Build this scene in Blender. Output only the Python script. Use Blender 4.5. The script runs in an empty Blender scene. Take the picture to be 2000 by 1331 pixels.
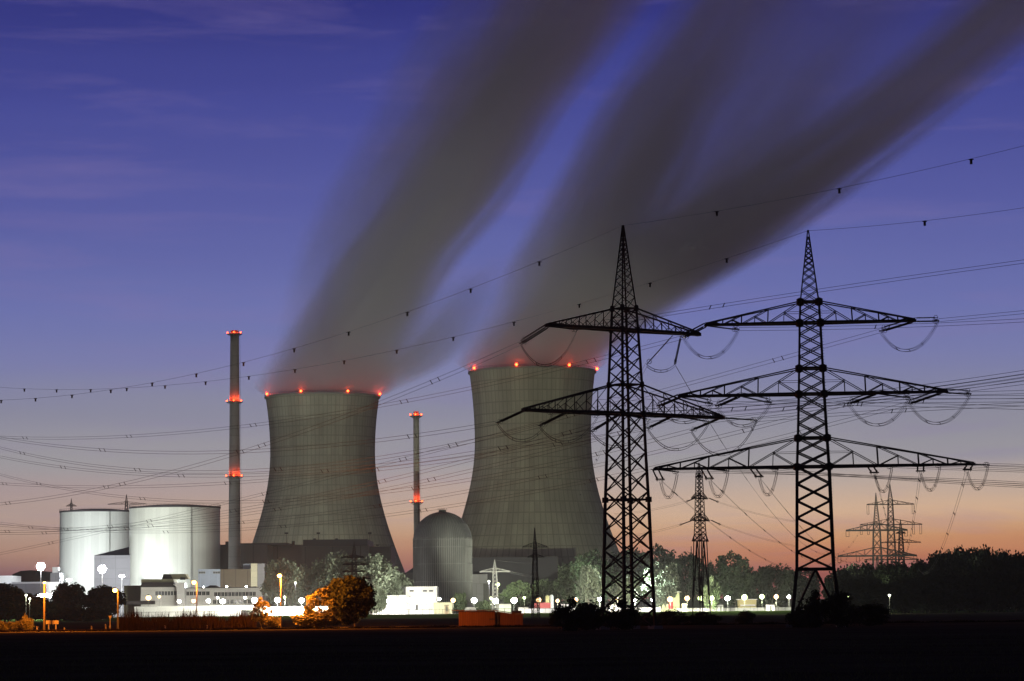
import bpy, bmesh, math, random
import numpy as np
from mathutils import Vector, Matrix, Euler
R_ = math.radians
S = bpy.context.scene
COL = S.collection

# ------------------------------------------------------------------ camera
HAZE = 0.00004
F = 5200.0                                   # focal length in photo pixels (photo is 2000 wide)
CAM = Vector((0, 0, 3.0))
PITCH = math.atan(526.5 / F)
ROLL = -0.0100
CR = Matrix.Rotation(math.pi / 2 + PITCH, 3, 'X') @ Matrix.Rotation(ROLL, 3, 'Z')
cd = bpy.data.cameras.new('camera'); cam = bpy.data.objects.new('camera', cd); COL.objects.link(cam)
cd.sensor_width = 36; cd.lens = F / 2000 * 36; cd.clip_start = 0.5; cd.clip_end = 20000
cam.matrix_world = Matrix.Translation(CAM) @ CR.to_4x4()
S.camera = cam

def ray(px, py):
    return CR @ Vector(((px - 1000) / F, (665.5 - py) / F, -1))
def P(px, py, Y):                            # measured photo direction at real distance Y
    d = ray(px, py); return CAM + d * (Y / d.y)

# ------------------------------------------------------------------ world: dusk sky
w = bpy.data.worlds.new('World'); S.world = w; w.use_nodes = True
nt = w.node_tree; nt.nodes.clear()
def N(nt, t, **k):
    n = nt.nodes.new(t)
    for a, b in k.items(): setattr(n, a, b)
    return n
def L(nt, a, b): nt.links.new(a, b)
def M(nt, op, a, b=None, c=None, clamp=False):
    n = nt.nodes.new('ShaderNodeMath'); n.operation = op; n.use_clamp = clamp
    for i, v in enumerate((a, b, c)):
        if v is None: continue
        if isinstance(v, (int, float)): n.inputs[i].default_value = v
        else: nt.links.new(v, n.inputs[i])
    return n.outputs[0]
def s2l(c):
    return tuple(((v / 255 + .055) / 1.055) ** 2.4 if v > 10 else v / 255 / 12.92 for v in c) + (1,)
tc = N(nt, 'ShaderNodeTexCoord'); sep = N(nt, 'ShaderNodeSeparateXYZ'); L(nt, tc.outputs['Generated'], sep.inputs[0])
X, Yw, Z = sep.outputs
# soft unevenness of the bands
nz = N(nt, 'ShaderNodeTexNoise'); mp = N(nt, 'ShaderNodeMapping'); mp.inputs['Scale'].default_value = (5, 5, 60)
L(nt, tc.outputs['Generated'], mp.inputs[0]); L(nt, mp.outputs[0], nz.inputs['Vector'])
nz.inputs['Scale'].default_value = 1.0; nz.inputs['Detail'].default_value = 4
zj = M(nt, 'ADD', Z, M(nt, 'MULTIPLY', M(nt, 'SUBTRACT', nz.outputs[0], .5), .012))
def ramp(nt, fac, stops):
    r = N(nt, 'ShaderNodeValToRGB'); L(nt, fac, r.inputs[0]); e = r.color_ramp.elements
    e[0].position, e[0].color = stops[0][0], stops[0][1]; e[1].position, e[1].color = stops[-1][0], stops[-1][1]
    for p, c in stops[1:-1]:
        q = e.new(p); q.color = c
    return r.outputs[0]
zz = M(nt, 'MULTIPLY', zj, 1.0 / .6)
def st(lst): return [((0 if z < 0 else z) / .6, s2l(c)) for z, c in lst]
HI = [(.225, (46, 50, 124)), (.27, (36, 38, 98)), (.36, (22, 23, 60)), (.6, (10, 11, 32))]
MID = [(.056, (155, 151, 155)), (.075, (136, 136, 156)), (.094, (119, 123, 170)), (.113, (106, 113, 172)), (.150, (85, 91, 160)), (.187, (67, 73, 148))]
left = ramp(nt, zz, st([(-.01, (105, 68, 82)), (.012, (120, 82, 92)), (.024, (168, 132, 116)), (.034, (176, 152, 139)), (.045, (166, 148, 148))] + MID + HI))
right = ramp(nt, zz, st([(-.01, (120, 62, 62)), (.014, (150, 84, 78)), (.020, (188, 124, 92)), (.028, (203, 154, 112)), (.036, (208, 173, 144)), (.047, (184, 166, 156))] + MID + HI))
fx = M(nt, 'MULTIPLY_ADD', X, 3.2, .62, clamp=True)
mx = N(nt, 'ShaderNodeMix', data_type='RGBA'); L(nt, fx, mx.inputs[0]); L(nt, left, mx.inputs[6]); L(nt, right, mx.inputs[7])
# thin cirrus streaks, lighter and slightly pink
nz2 = N(nt, 'ShaderNodeTexNoise'); mp2 = N(nt, 'ShaderNodeMapping'); mp2.inputs['Scale'].default_value = (9, 4, 75); mp2.inputs['Rotation'].default_value = (0, R_(-5), 0)
L(nt, tc.outputs['Generated'], mp2.inputs[0]); L(nt, mp2.outputs[0], nz2.inputs['Vector'])
nz2.inputs['Scale'].default_value = 1.0; nz2.inputs['Detail'].default_value = 6; nz2.inputs['Roughness'].default_value = .6; nz2.inputs['Distortion'].default_value = .4
cf = M(nt, 'MULTIPLY', M(nt, 'MULTIPLY_ADD', nz2.outputs[0], 3.0, -1.55, clamp=True), .42)
mc = N(nt, 'ShaderNodeMix', data_type='RGBA'); L(nt, cf, mc.inputs[0]); L(nt, mx.outputs[2], mc.inputs[6]); mc.inputs[7].default_value = s2l((135, 118, 168))
# behind the viewer the sky is already night
fy = M(nt, 'MULTIPLY_ADD', Yw, .40, .60, clamp=True)
vm = N(nt, 'ShaderNodeVectorMath', operation='SCALE'); L(nt, mc.outputs[2], vm.inputs[0]); L(nt, fy, vm.inputs['Scale'])
bg = N(nt, 'ShaderNodeBackground'); L(nt, vm.outputs[0], bg.inputs[0]); bg.inputs[1].default_value = 1.09
ow = N(nt, 'ShaderNodeOutputWorld'); L(nt, bg.outputs[0], ow.inputs[0])

S.view_settings.view_transform = 'Standard'; S.view_settings.look = 'None'
S.view_settings.exposure = 0; S.view_settings.gamma = 1
S.cycles.use_denoising = True
S.cycles.max_bounces = 6; S.cycles.diffuse_bounces = 2; S.cycles.volume_bounces = 4; S.cycles.transparent_max_bounces = 8
S.cycles.volume_step_rate = 1.0; S.cycles.volume_max_steps = 256
S.cycles.sample_clamp_indirect = 3.0
S.cycles.use_light_tree = True

# ------------------------------------------------------------------ materials
def mat(name, col, rough=.8, var=.15, scale=.5, metal=0, bump=0, stretch=None, spec=.3):
    m = bpy.data.materials.new(name); m.use_nodes = True; nt = m.node_tree
    b = nt.nodes['Principled BSDF']; b.inputs['Roughness'].default_value = rough; b.inputs['Metallic'].default_value = metal
    b.inputs['Specular IOR Level'].default_value = spec
    tc = N(nt, 'ShaderNodeTexCoord'); mp = N(nt, 'ShaderNodeMapping'); n = N(nt, 'ShaderNodeTexNoise')
    L(nt, tc.outputs['Object'], mp.inputs[0]); L(nt, mp.outputs[0], n.inputs['Vector'])
    if stretch: mp.inputs['Scale'].default_value = stretch
    n.inputs['Scale'].default_value = scale; n.inputs['Detail'].default_value = 5
    mul = M(nt, 'MULTIPLY_ADD', n.outputs[0], 2 * var, 1 - var)
    v = N(nt, 'ShaderNodeVectorMath', operation='SCALE'); v.inputs[0].default_value = col; L(nt, mul, v.inputs['Scale'])
    L(nt, v.outputs[0], b.inputs['Base Color'])
    if bump:
        bu = N(nt, 'ShaderNodeBump'); bu.inputs['Strength'].default_value = bump; L(nt, n.outputs[0], bu.inputs['Height']); L(nt, bu.outputs[0], b.inputs['Normal'])
    m['vec'] = v.name
    return m
def emat(name, col, strength):
    m = bpy.data.materials.new(name); m.use_nodes = True; nt = m.node_tree; nt.nodes.clear()
    e = N(nt, 'ShaderNodeEmission'); e.inputs[0].default_value = col + (1,); e.inputs[1].default_value = strength
    o = N(nt, 'ShaderNodeOutputMaterial'); L(nt, e.outputs[0], o.inputs[0]); return m
def lines(m, nx, nz, dark=.75, wx=.06, wz=.06, ang=False, objw=None):
    """panel / formwork joints: nx, nz are spacings in metres (or panels per turn when ang)"""
    nt = m.node_tree; b = nt.nodes['Principled BSDF']; src = b.inputs['Base Color'].links[0].from_socket
    tc = N(nt, 'ShaderNodeTexCoord'); sp = N(nt, 'ShaderNodeSeparateXYZ'); L(nt, tc.outputs['Object'], sp.inputs[0])
    if ang:
        a = M(nt, 'MULTIPLY', M(nt, 'ARCTAN2', sp.outputs[1], sp.outputs[0]), nx / (2 * math.pi))
    else:
        a = M(nt, 'DIVIDE', M(nt, 'ADD', sp.outputs[0], sp.outputs[1]), nx)
    fa = M(nt, 'LESS_THAN', M(nt, 'FRACT', M(nt, 'ADD', a, 500.0)), wx)
    fz = M(nt, 'LESS_THAN', M(nt, 'FRACT', M(nt, 'DIVIDE', sp.outputs[2], nz)), wz)
    f = M(nt, 'MAXIMUM', fa, fz)
    k = M(nt, 'MULTIPLY_ADD', f, dark - 1, 1)
    # each panel its own slight tone
    wn = N(nt, 'ShaderNodeTexWhiteNoise', noise_dimensions='2D'); cb = N(nt, 'ShaderNodeCombineXYZ')
    L(nt, M(nt, 'FLOOR', M(nt, 'ADD', a, 500.0)), cb.inputs[0]); L(nt, M(nt, 'FLOOR', M(nt, 'DIVIDE', sp.outputs[2], nz)), cb.inputs[1]); L(nt, cb.outputs[0], wn.inputs[0])
    k = M(nt, 'MULTIPLY', k, M(nt, 'MULTIPLY_ADD', wn.outputs[0], .14, .93))
    v = N(nt, 'ShaderNodeVectorMath', operation='SCALE'); L(nt, src, v.inputs[0]); L(nt, k, v.inputs['Scale']); L(nt, v.outputs[0], b.inputs['Base Color'])
    return m
MT = {}
MT['concrete'] = lines(mat('tower_concrete', (.29, .295, .22), .9, .42, .11, stretch=(1, 1, .10)), 84, 7.0, .74, .17, .10, ang=True)
MT['chim'] = lines(mat('chimney_concrete', (.22, .215, .195), .9, .2, .12, stretch=(1, 1, .2)), 1, 6.0, .85, 0, .08, ang=True)
MT['cyl'] = lines(mat('reactor_cladding', (.62, .65, .58), .6, .05, .05, stretch=(1, 1, .1)), 64, 300, .86, .05, .0, ang=True)
MT['dome'] = mat('dome_cladding', (.06, .062, .068), .55, .6, .22, stretch=(1, 1, .35))
MT['domerib'] = mat('dome_rib_metal', (.16, .165, .175), .6, .6, .25, stretch=(1, 1, .4))
MT['darkhall'] = lines(mat('dark_cladding', (.085, .085, .088), .6, .15, .06), 17, 60, .45, .03, .0)
MT['navy'] = mat('navy_cladding', (.035, .035, .05), .6, .1, .1)
MT['greyc'] = lines(mat('grey_cladding', (.22, .22, .24), .6, .1, .1), 9, 6, .7, .03, .03)
MT['white'] = lines(mat('white_facade', (.72, .72, .70), .6, .05, .3), 6, 3, .88, .02, .04)
MT['plainwhite'] = mat('white_paint', (.72, .72, .72), .5, .04, .3)
MT['cream'] = lines(mat('cream_panels', (.62, .58, .42), .6, .05, .3), 4, 3.2, .8, .03, .04)
MT['brown'] = lines(mat('brown_panels', (.16, .125, .085), .6, .08, .2), 6.6, 40, .3, .04, .0)
MT['bluewhite'] = lines(mat('pale_blue_panels', (.42, .48, .58), .5, .08, .2), 4.8, 7, 1.3, .03, .0)
MT['olive'] = mat('olive_facade', (.26, .25, .17), .7, .1, .3)
MT['roofd'] = mat('dark_roofing', (.05, .045, .05), .8, .2, .3)
MT['yellow'] = mat('yellow_facade', (.55, .50, .25), .7, .08, .3)
MT['red'] = mat('red_paint', (.45, .04, .04), .5, .08, .5)
MT['redroof'] = mat('red_container_paint', (.34, .07, .08), .5, .08, .5)
MT['glass'] = mat('window_glass', (.05, .055, .06), .15, .2, .4)
MT['frame'] = mat('window_frame_metal', (.5, .5, .48), .4, .05, 1)
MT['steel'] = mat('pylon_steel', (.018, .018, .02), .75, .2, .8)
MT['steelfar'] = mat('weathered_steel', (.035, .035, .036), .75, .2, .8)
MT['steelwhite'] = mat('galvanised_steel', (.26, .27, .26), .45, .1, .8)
MT['insul'] = mat('insulator_porcelain', (.02, .015, .013), .35, .2, 2)
MT['wire'] = mat('aluminium_wire', (.03, .03, .033), .7, .1, 1)
MT['fence'] = mat('fence_metal', (.04, .045, .04), .6, .1, 1)
MT['pole'] = mat('lamp_pole_metal', (.16, .15, .14), .5, .1, 1)
MT['wood'] = lines(mat('hut_boards', (.19, .085, .04), .8, .3, 1.2, stretch=(3, 3, .4)), .35, 50, .45, .12, 0)
MT['bark'] = mat('bark', (.07, .06, .045), .9, .3, 2)
MT['barkpale'] = mat('pale_bark', (.22, .21, .18), .9, .3, 2)
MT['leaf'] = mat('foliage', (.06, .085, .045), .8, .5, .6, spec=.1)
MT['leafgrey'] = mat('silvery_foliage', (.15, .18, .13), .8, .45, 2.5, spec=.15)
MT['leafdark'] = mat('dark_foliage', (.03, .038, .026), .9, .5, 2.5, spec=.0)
MT['leafor'] = mat('shrub_foliage', (.10, .10, .05), .7, .5, 1.2)
MT['reed'] = mat('dry_reed', (.014, .009, .007), .9, .4, 2, spec=0)
MT['field'] = mat('field_soil', (.11, .10, .06), 1.0, .8, .10, stretch=(.35, 1, 1), spec=0)
MT['crop'] = mat('young_crop', (.16, .17, .08), 1.0, .5, .3, spec=0)
MT['road'] = mat('asphalt', (.05, .05, .05), .85, .2, .3)
MT['yard'] = mat('concrete_yard', (.28, .28, .26), .85, .2, .08)
MT['lawn'] = mat('lawn', (.045, .075, .018), .95, .35, .4, spec=0)
MT['lampwhite'] = emat('lamp_white', (1, .96, .86), 90)
MT['lampgreen'] = emat('lamp_greenish', (.78, 1, .42), 5)
MT['lampwarm'] = emat('lamp_warm', (1, .60, .27), 6)
MT['lampblue'] = emat('lamp_cold', (.9, .93, 1), 150)
MT['lampsod'] = emat('lamp_sodium', (1, .38, .06), 60)
MT['lampred'] = emat('lamp_red', (1, .05, .01), 22)
MT['lampdim'] = emat('lamp_dim', (.95, 1, .75), 12)
MT['winlit'] = emat('lit_window', (1, .85, .55), 1.6)

# ------------------------------------------------------------------ mesh builder
class MB:
    def __init__(s): s.v = []; s.f = []
    def bar(s, a, b, w, h=None):
        a = Vector(a); b = Vector(b); d = b - a
        if d.length < 1e-5: return
        d.normalize(); up = Vector((0, 0, 1)) if abs(d.z) < .9 else Vector((0, 1, 0))
        x = d.cross(up).normalized(); y = x.cross(d); h = h or w; i = len(s.v)
        for p in (a, b):
            for sx, sy in ((-1, -1), (1, -1), (1, 1), (-1, 1)): s.v.append(p + x * sx * w / 2 + y * sy * h / 2)
        s.f += [(i, i+1, i+5, i+4), (i+1, i+2, i+6, i+5), (i+2, i+3, i+7, i+6), (i+3, i, i+4, i+7), (i+3, i+2, i+1, i), (i+4, i+5, i+6, i+7)]
    def box(s, x0, x1, y0, y1, z0, z1):
        i = len(s.v)
        s.v += [Vector(p) for p in ((x0,y0,z0),(x1,y0,z0),(x1,y1,z0),(x0,y1,z0),(x0,y0,z1),(x1,y0,z1),(x1,y1,z1),(x0,y1,z1))]
        s.f += [(i, i+1, i+5, i+4), (i+1, i+2, i+6, i+5), (i+2, i+3, i+7, i+6), (i+3, i, i+4, i+7), (i+3, i+2, i+1, i), (i+4, i+5, i+6, i+7)]
    def prism(s, pts, y0, y1):                # outline in x,z given thickness in y
        i = len(s.v); n = len(pts)
        s.v += [Vector((x, y0, z)) for x, z in pts] + [Vector((x, y1, z)) for x, z in pts]
        s.f.append(tuple(range(i, i + n))); s.f.append(tuple(range(i + 2*n - 1, i + n - 1, -1)))
        for k in range(n):
            l = (k + 1) % n; s.f.append((i + l, i + k, i + n + k, i + n + l))
    def lathe(s, prof, n, c=(0, 0, 0), cap=True, axis=None):
        c = Vector(c); i = len(s.v)
        q = axis.to_track_quat('Z', 'Y') if axis else None
        for r, z in prof:
            for k in range(n):
                a = 2 * math.pi * k / n; p = Vector((r * math.cos(a), r * math.sin(a), z))
                s.v.append(c + (q @ p if q else p))
        for j in range(len(prof) - 1):
            for k in range(n):
                l = (k + 1) % n; s.f.append((i + j*n + k, i + j*n + l, i + (j+1)*n + l, i + (j+1)*n + k))
        if cap:
            s.f.append(tuple(i + k for k in range(n - 1, -1, -1))); m = i + (len(prof)-1)*n; s.f.append(tuple(m + k for k in range(n)))
    def tube(s, pts, r, n=5, cap=True):
        i = len(s.v); m = len(pts); pts = [Vector(p) for p in pts]
        for j, p in enumerate(pts):
            d = (pts[min(j+1, m-1)] - pts[max(j-1, 0)]).normalized()
            up = Vector((0, 0, 1)) if abs(d.z) < .95 else Vector((0, 1, 0))
            x = d.cross(up).normalized(); y = x.cross(d); rr = r[j] if isinstance(r, (list, tuple)) else r
            for k in range(n):
                a = 2*math.pi*k/n; s.v.append(p + x*math.cos(a)*rr + y*math.sin(a)*rr)
        for j in range(m - 1):
            for k in range(n):
                l = (k+1) % n; s.f.append((i+j*n+k, i+j*n+l, i+(j+1)*n+l, i+(j+1)*n+k))
        if cap: s.f.append(tuple(i+k for k in range(n-1, -1, -1))); s.f.append(tuple(i+(m-1)*n+k for k in range(n)))
    def ball(s, c, r, n=10, m=6, sx=1, sz=1):
        c = Vector(c); i = len(s.v)
        for j in range(1, m):
            t = math.pi*j/m
            for k in range(n):
                a = 2*math.pi*k/n; s.v.append(c + Vector((math.sin(t)*math.cos(a)*r*sx, math.sin(t)*math.sin(a)*r, math.cos(t)*r*sz)))
        s.v.append(c + Vector((0, 0, r*sz))); s.v.append(c - Vector((0, 0, r*sz))); T = len(s.v) - 2
        for j in range(m - 2):
            for k in range(n):
                l = (k+1) % n; s.f.append((i+j*n+k, i+(j+1)*n+k, i+(j+1)*n+l, i+j*n+l))
        for k in range(n):
            l = (k+1) % n; s.f.append((T, i+k, i+l)); s.f.append((T+1, i+(m-2)*n+l, i+(m-2)*n+k))
    def mesh(s, name, m, smooth=False):
        me = bpy.data.meshes.new(name); me.from_pydata([tuple(v) for v in s.v], [], s.f)
        if m: me.materials.append(MT[m] if isinstance(m, str) else m)
        if smooth: me.shade_smooth()
        return me
    def obj(s, name, m, parent=None, loc=None, smooth=False):
        return link(name, s.mesh(name, m, smooth), parent, loc)
def link(name, data, parent=None, loc=None):
    o = bpy.data.objects.new(name, data); COL.objects.link(o)
    if loc is not None: o.location = loc
    if parent: o.parent = parent
    return o
def tag(o, label, cat, group=None, kind=None):
    o['label'] = label; o['category'] = cat
    if group: o['group'] = group
    if kind: o['kind'] = kind
    return o
def struct(o): o['kind'] = 'structure'; return o
def thing(name, label, cat, loc=(0, 0, 0), rz=0, group=None, kind=None):
    o = bpy.data.objects.new(name, None); COL.objects.link(o); o.location = loc; o.rotation_euler = (0, 0, rz)
    o.empty_display_size = .5
    return tag(o, label, cat, group, kind)
def point(parent, loc, W, col=(1, 1, 1), r=.4, name='lamp_light', spot=None):
    ld = bpy.data.lights.new(name, 'POINT'); ld.energy = W; ld.color = col; ld.shadow_soft_size = r
    return link(name, ld, parent, loc)

# ------------------------------------------------------------------ ground
g = MB(); NX, NY = 60, 90
ys = [ -60 + 560 * (j / 60) for j in range(61)] + [500 * (1.09 ** k) for k in range(1, 21)]
xs = [-1.0 + 2.0 * i / NX for i in range(NX + 1)]
random.seed(3)
for y in ys:
    half = 250 + abs(y) * .9
    for x in xs: g.v.append(Vector((x * half, y, (random.uniform(-.06, .06) if y < 480 else 0) - .02)))
n1 = NX + 1
for j in range(len(ys) - 1):
    for i in range(NX): g.f.append((j*n1+i, j*n1+i+1, (j+1)*n1+i+1, (j+1)*n1+i))
struct(g.obj('field', 'field'))
g = MB(); g.box(-330, 330, 1212, 1950, -.3, 1.5); struct(g.obj('plant_yard', 'yard'))
g = MB(); random.seed(8)
for j in range(13):
    for i in range(121):
        t = j/12; zz_ = 1.5*(t*t*(3-2*t)); g.v.append(Vector((-330 + 660*i/120, 1150 + 61.9*t, zz_ - .015 + (random.uniform(-.05, .05) if 0 < j < 12 else 0))))
for j in range(12):
    for i in range(120): g.f.append((j*121+i, j*121+i+1, (j+1)*121+i+1, (j+1)*121+i))
struct(g.obj('lawn', 'lawn'))
g = MB(); g.box(-260, 260, 486, 493, -.3, .10); struct(g.obj('country_road', 'road'))
g = MB(); g.box(-260, 260, 489.4, 489.6, .10, .106); struct(g.obj('road_marking', 'plainwhite'))

# ------------------------------------------------------------------ lattice pylons
def side_at(prof, z):
    for (z0, s0), (z1, s1) in zip(prof, prof[1:]):
        if z <= z1: return s0 + (s1 - s0) * (z - z0) / (z1 - z0)
    return prof[-1][1]
class Pylon:
    def __init__(s, label, base, theta, prof, zpeak, arms, leg=(.42, .24), brace=.15, ratio=.5, m='steel', chord=.30, group=None, double=False, plates=True, arm_taper=.35, npan=7, truss=None, name='lattice_pylon', cat='pylon'):
        s.base = Vector((base[0], base[1], 0)); s.th = theta; s.m = m
        pls = leg[0]*1.15 if theta < .3 else leg[0]*.85
        s.root = thing(name, label, cat, s.base, theta, group); s.prof = prof; s.arms = []
        corners = ((1, 1), (-1, 1), (-1, -1), (1, -1)); zt = prof[-1][0]
        for ci, (cx, cy) in enumerate(corners):
            b = MB()
            for (z0, s0), (z1, s1) in zip(prof, prof[1:]):
                wd = leg[0] + (leg[1] - leg[0]) * (z0 / zt)
                b.bar((cx*s0/2, cy*s0/2, z0 - .1), (cx*s1/2, cy*s1/2, z1), wd)
            if ci == 0 and plates:                                   # climbing bolts
                z = 3
                while z < zt:
                    q = side_at(prof, z) / 2; b.bar((q, q, z), (q + .38, q + .1, z), .05); z += .45
            if plates:                                               # gusset plates at the arm joints
                for A in arms:
                    for zz_ in A[:2]:
                        q = side_at(prof, zz_) / 2; b.lathe([(.2, -.5), (pls, -.3), (pls, .3), (.2, .5)], 8, (cx*q, cy*q, zz_))
            b.obj('leg', m, s.root)
            if plates:
                fb = MB(); q = prof[0][1] / 2; fb.box(cx*q-.8, cx*q+.8, cy*q-.8, cy*q+.8, -.3, .45); fb.obj('footing', 'yard', s.root)
        b = MB(); z = 0; lv = [0]
        start = prof[1][0] if prof[0][1] > prof[1][1] * 1.15 and len(prof) > 3 else 0
        if start: lv.append(start)
        stops = sorted(set([a for A in arms for a in A[:2]] + [zt])); z = lv[-1]
        for stp in stops:
            n = max(1, round((stp - z) / (side_at(prof, (z + stp)/2) * ratio)))
            for k in range(1, n + 1): lv.append(z + (stp - z) * k / n)
            z = stp
        for i, (z0, z1) in enumerate(zip(lv, lv[1:])):
            a = side_at(prof, z0) / 2; c = side_at(prof, z1) / 2; wb = brace * (1.25 - .5 * z0 / zt)
            for k in range(4):
                (x0, y0), (x1, y1) = corners[k], corners[(k + 1) % 4]
                if i == 0 and start:                                 # inverted V legs under the belt
                    mxp = ((x0+x1)*c/2, (y0+y1)*c/2, z1)
                    b.bar((x0*a*.97, y0*a*.97, z0 + (z1-z0)*.12), mxp, wb*1.1); b.bar((x1*a*.97, y1*a*.97, z0 + (z1-z0)*.12), mxp, wb*1.1)
                    b.bar((x0*c, y0*c, z1), (x1*c, y1*c, z1), wb*1.6)
                    continue
                b.bar((x0*a, y0*a, z0), (x1*c, y1*c, z1), wb); b.bar((x1*a, y1*a, z0), (x0*c, y0*c, z1), wb)
            if any(abs(z1 - q) < .01 for q in stops):
                for k in range(4):
                    (x0, y0), (x1, y1) = corners[k], corners[(k + 1) % 4]; b.bar((x0*c, y0*c, z1), (x1*c, y1*c, z1), wb*1.5)
                b.bar((c, c, z1), (-c, -c, z1), wb); b.bar((-c, c, z1), (c, -c, z1), wb)
        b.obj('bracing', m, s.root)
        # earth wire peak
        b = MB(); s0 = prof[-1][1]; z = zt; Hh = zpeak - zt
        for cx, cy in corners: b.bar((cx*s0/2, cy*s0/2, zt), (cx*.06, cy*.06, zpeak), leg[1] * .62)
        while z < zpeak - s0 * .55:
            a = s0/2*(1-(z-zt)/Hh); z2 = min(zpeak, z + max(a*2*.62, .75)); c = s0/2*(1-(z2-zt)/Hh)
            for k in range(4):
                (x0, y0), (x1, y1) = corners[k], corners[(k + 1) % 4]
                b.bar((x0*a, y0*a, z), (x1*c, y1*c, z2), brace*.55); b.bar((x1*a, y1*a, z), (x0*c, y0*c, z2), brace*.55)
            z = z2
        b.obj('peak', m, s.root)
        for A in arms:
            zb, ztp, Lh, Rh = A
            b = MB(); sb = side_at(prof, zb)/2; sp = side_at(prof, ztp)/2
            for sg, LL in ((-1, Lh), (1, Rh)):
                if LL < .1: continue
                LL += 0
                for cy in (-1, 1):
                    bt = lambda t: Vector((sg*(sb + (LL-sb)*t), cy*(sb + (arm_taper - sb)*t), zb))
                    tp = lambda t: Vector((sg*(sp + (LL-sp)*t), cy*(sp + (arm_taper - sp)*t), ztp + (zb + .25 - ztp)*t))
                    b.bar(bt(0), bt(1), chord); b.bar(tp(0), tp(1), chord*.5)
                    if truss:
                        for q0, q1 in zip(truss, truss[1:]):
                            qm = (q0+q1)/2; md = tp(q0).lerp(bt(q1), .5)
                            b.bar(tp(q0), bt(q1), brace*.55)
                            b.bar(bt(q0), md, brace*.6); b.bar(md, bt(qm), brace*.42)
                            if q1 < .99: b.bar(bt(q1), tp(q1), brace*.75)
                            if q0 == 0: b.bar(md, Vector((sg*sb, cy*sb, md.z)), brace*.3)
                    else:
                        for i in range(1, npan):
                            t = i/npan; b.bar(bt(t), tp(t), brace*(.75 if i % 2 else .5))
                        for i in range(npan):
                            t0, t1 = i/npan, (i+1)/npan
                            if i % 2 == 0: b.bar(tp(t0), bt(t1), brace*.55)
                            else: b.bar(bt(t0), tp(t1), brace*.55)
                    # inner strut: mid height tie
                for i in range(npan):
                    t0, t1 = i/npan, (i+1)/npan
                    f0 = lambda t, c: Vector((sg*(sb + (LL-sb)*t), c*(sb + (arm_taper - sb)*t), zb))
                    b.bar(f0(t0, 1), f0(t1, -1), brace*.6); b.bar(f0(t0, -1), f0(t1, 1), brace*.6); b.bar(f0(t1, 1), f0(t1, -1), brace*.6)
                b.bar((sg*LL, -arm_taper-.1, zb), (sg*LL, arm_taper+.1, zb), chord*1.2)
            for cy in (-1, 1): b.bar((-sb, cy*sb, zb), (sb, cy*sb, zb), chord*.8)
            s.arms.append(b.obj('cross_arm', m, s.root))
    def world(s, x, y, z): return s.base + Matrix.Rotation(s.th, 3, 'Z') @ Vector((x, y, z))
    def local(s, p): return Matrix.Rotation(-s.th, 3, 'Z') @ (Vector(p) - s.base)

def inv_z(px, py, Y): return P(px, py, Y).z
YP = 405.0
bA = P(1227.5, 1192, YP); bB = P(1594, 1192, YP)
zA = lambda y: inv_z(1220, y, YP); zB = lambda y: inv_z(1585, y, YP)
k = YP / F
A = Pylon('tall lattice pylon seen corner-on with two cross-arm levels', (bA.x, YP), R_(33.6),
          [(0, 5.75), (zA(1150), 5.35), (zA(985), 4.75), (zA(900), 4.30), (zA(809), 3.95), (zA(752), 3.65), (zA(645), 2.95), (zA(603), 2.65)], zA(440),
          [(zA(809), zA(752), 18.6, 18.6), (zA(645), zA(603), 14.2, 14.2)], leg=(.40, .26), brace=.15, ratio=.62, chord=.42, npan=9, truss=(0, .26, .5, .7, .86, 1), group='large lattice pylons by the field')
B = Pylon('tall lattice pylon seen face-on with three wide cross-arm levels, right of the cooling towers', (bB.x, YP), R_(-6),
          [(0, 7.6), (zB(1112), 5.55), (zB(912), 4.85), (zB(856), 4.4), (zB(770), 3.85), (zB(720), 3.6), (zB(631), 3.15), (zB(590), 2.8)], zB(450),
          [(zB(912), zB(856), 24.1, 24.2), (zB(770), zB(720), 20.2, 20.4), (zB(631), zB(590), 15.9, 15.9)], leg=(.52, .28), brace=.21, ratio=.5, chord=.34, npan=8, truss=(0, .34, .62, .82, 1), group='large lattice pylons by the field')
for Pn in (A, B):        # belt half way up
    b = MB(); z = 19.5 if Pn is A else zB(985); c = side_at(Pn.prof, z)/2
    if Pn is A:
        for x0, y0, x1, y1 in ((1,1,-1,1), (-1,1,-1,-1), (-1,-1,1,-1), (1,-1,1,1)): b.bar((x0*c,y0*c,z), (x1*c,y1*c,z), .26)
        for x0, y0 in ((1,1), (-1,1), (-1,-1), (1,-1)): b.box(x0*c-.35, x0*c+.35, y0*c-.35, y0*c+.35, z-.4, z+.4)
        b.obj('belt', 'steel', Pn.root)

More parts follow.
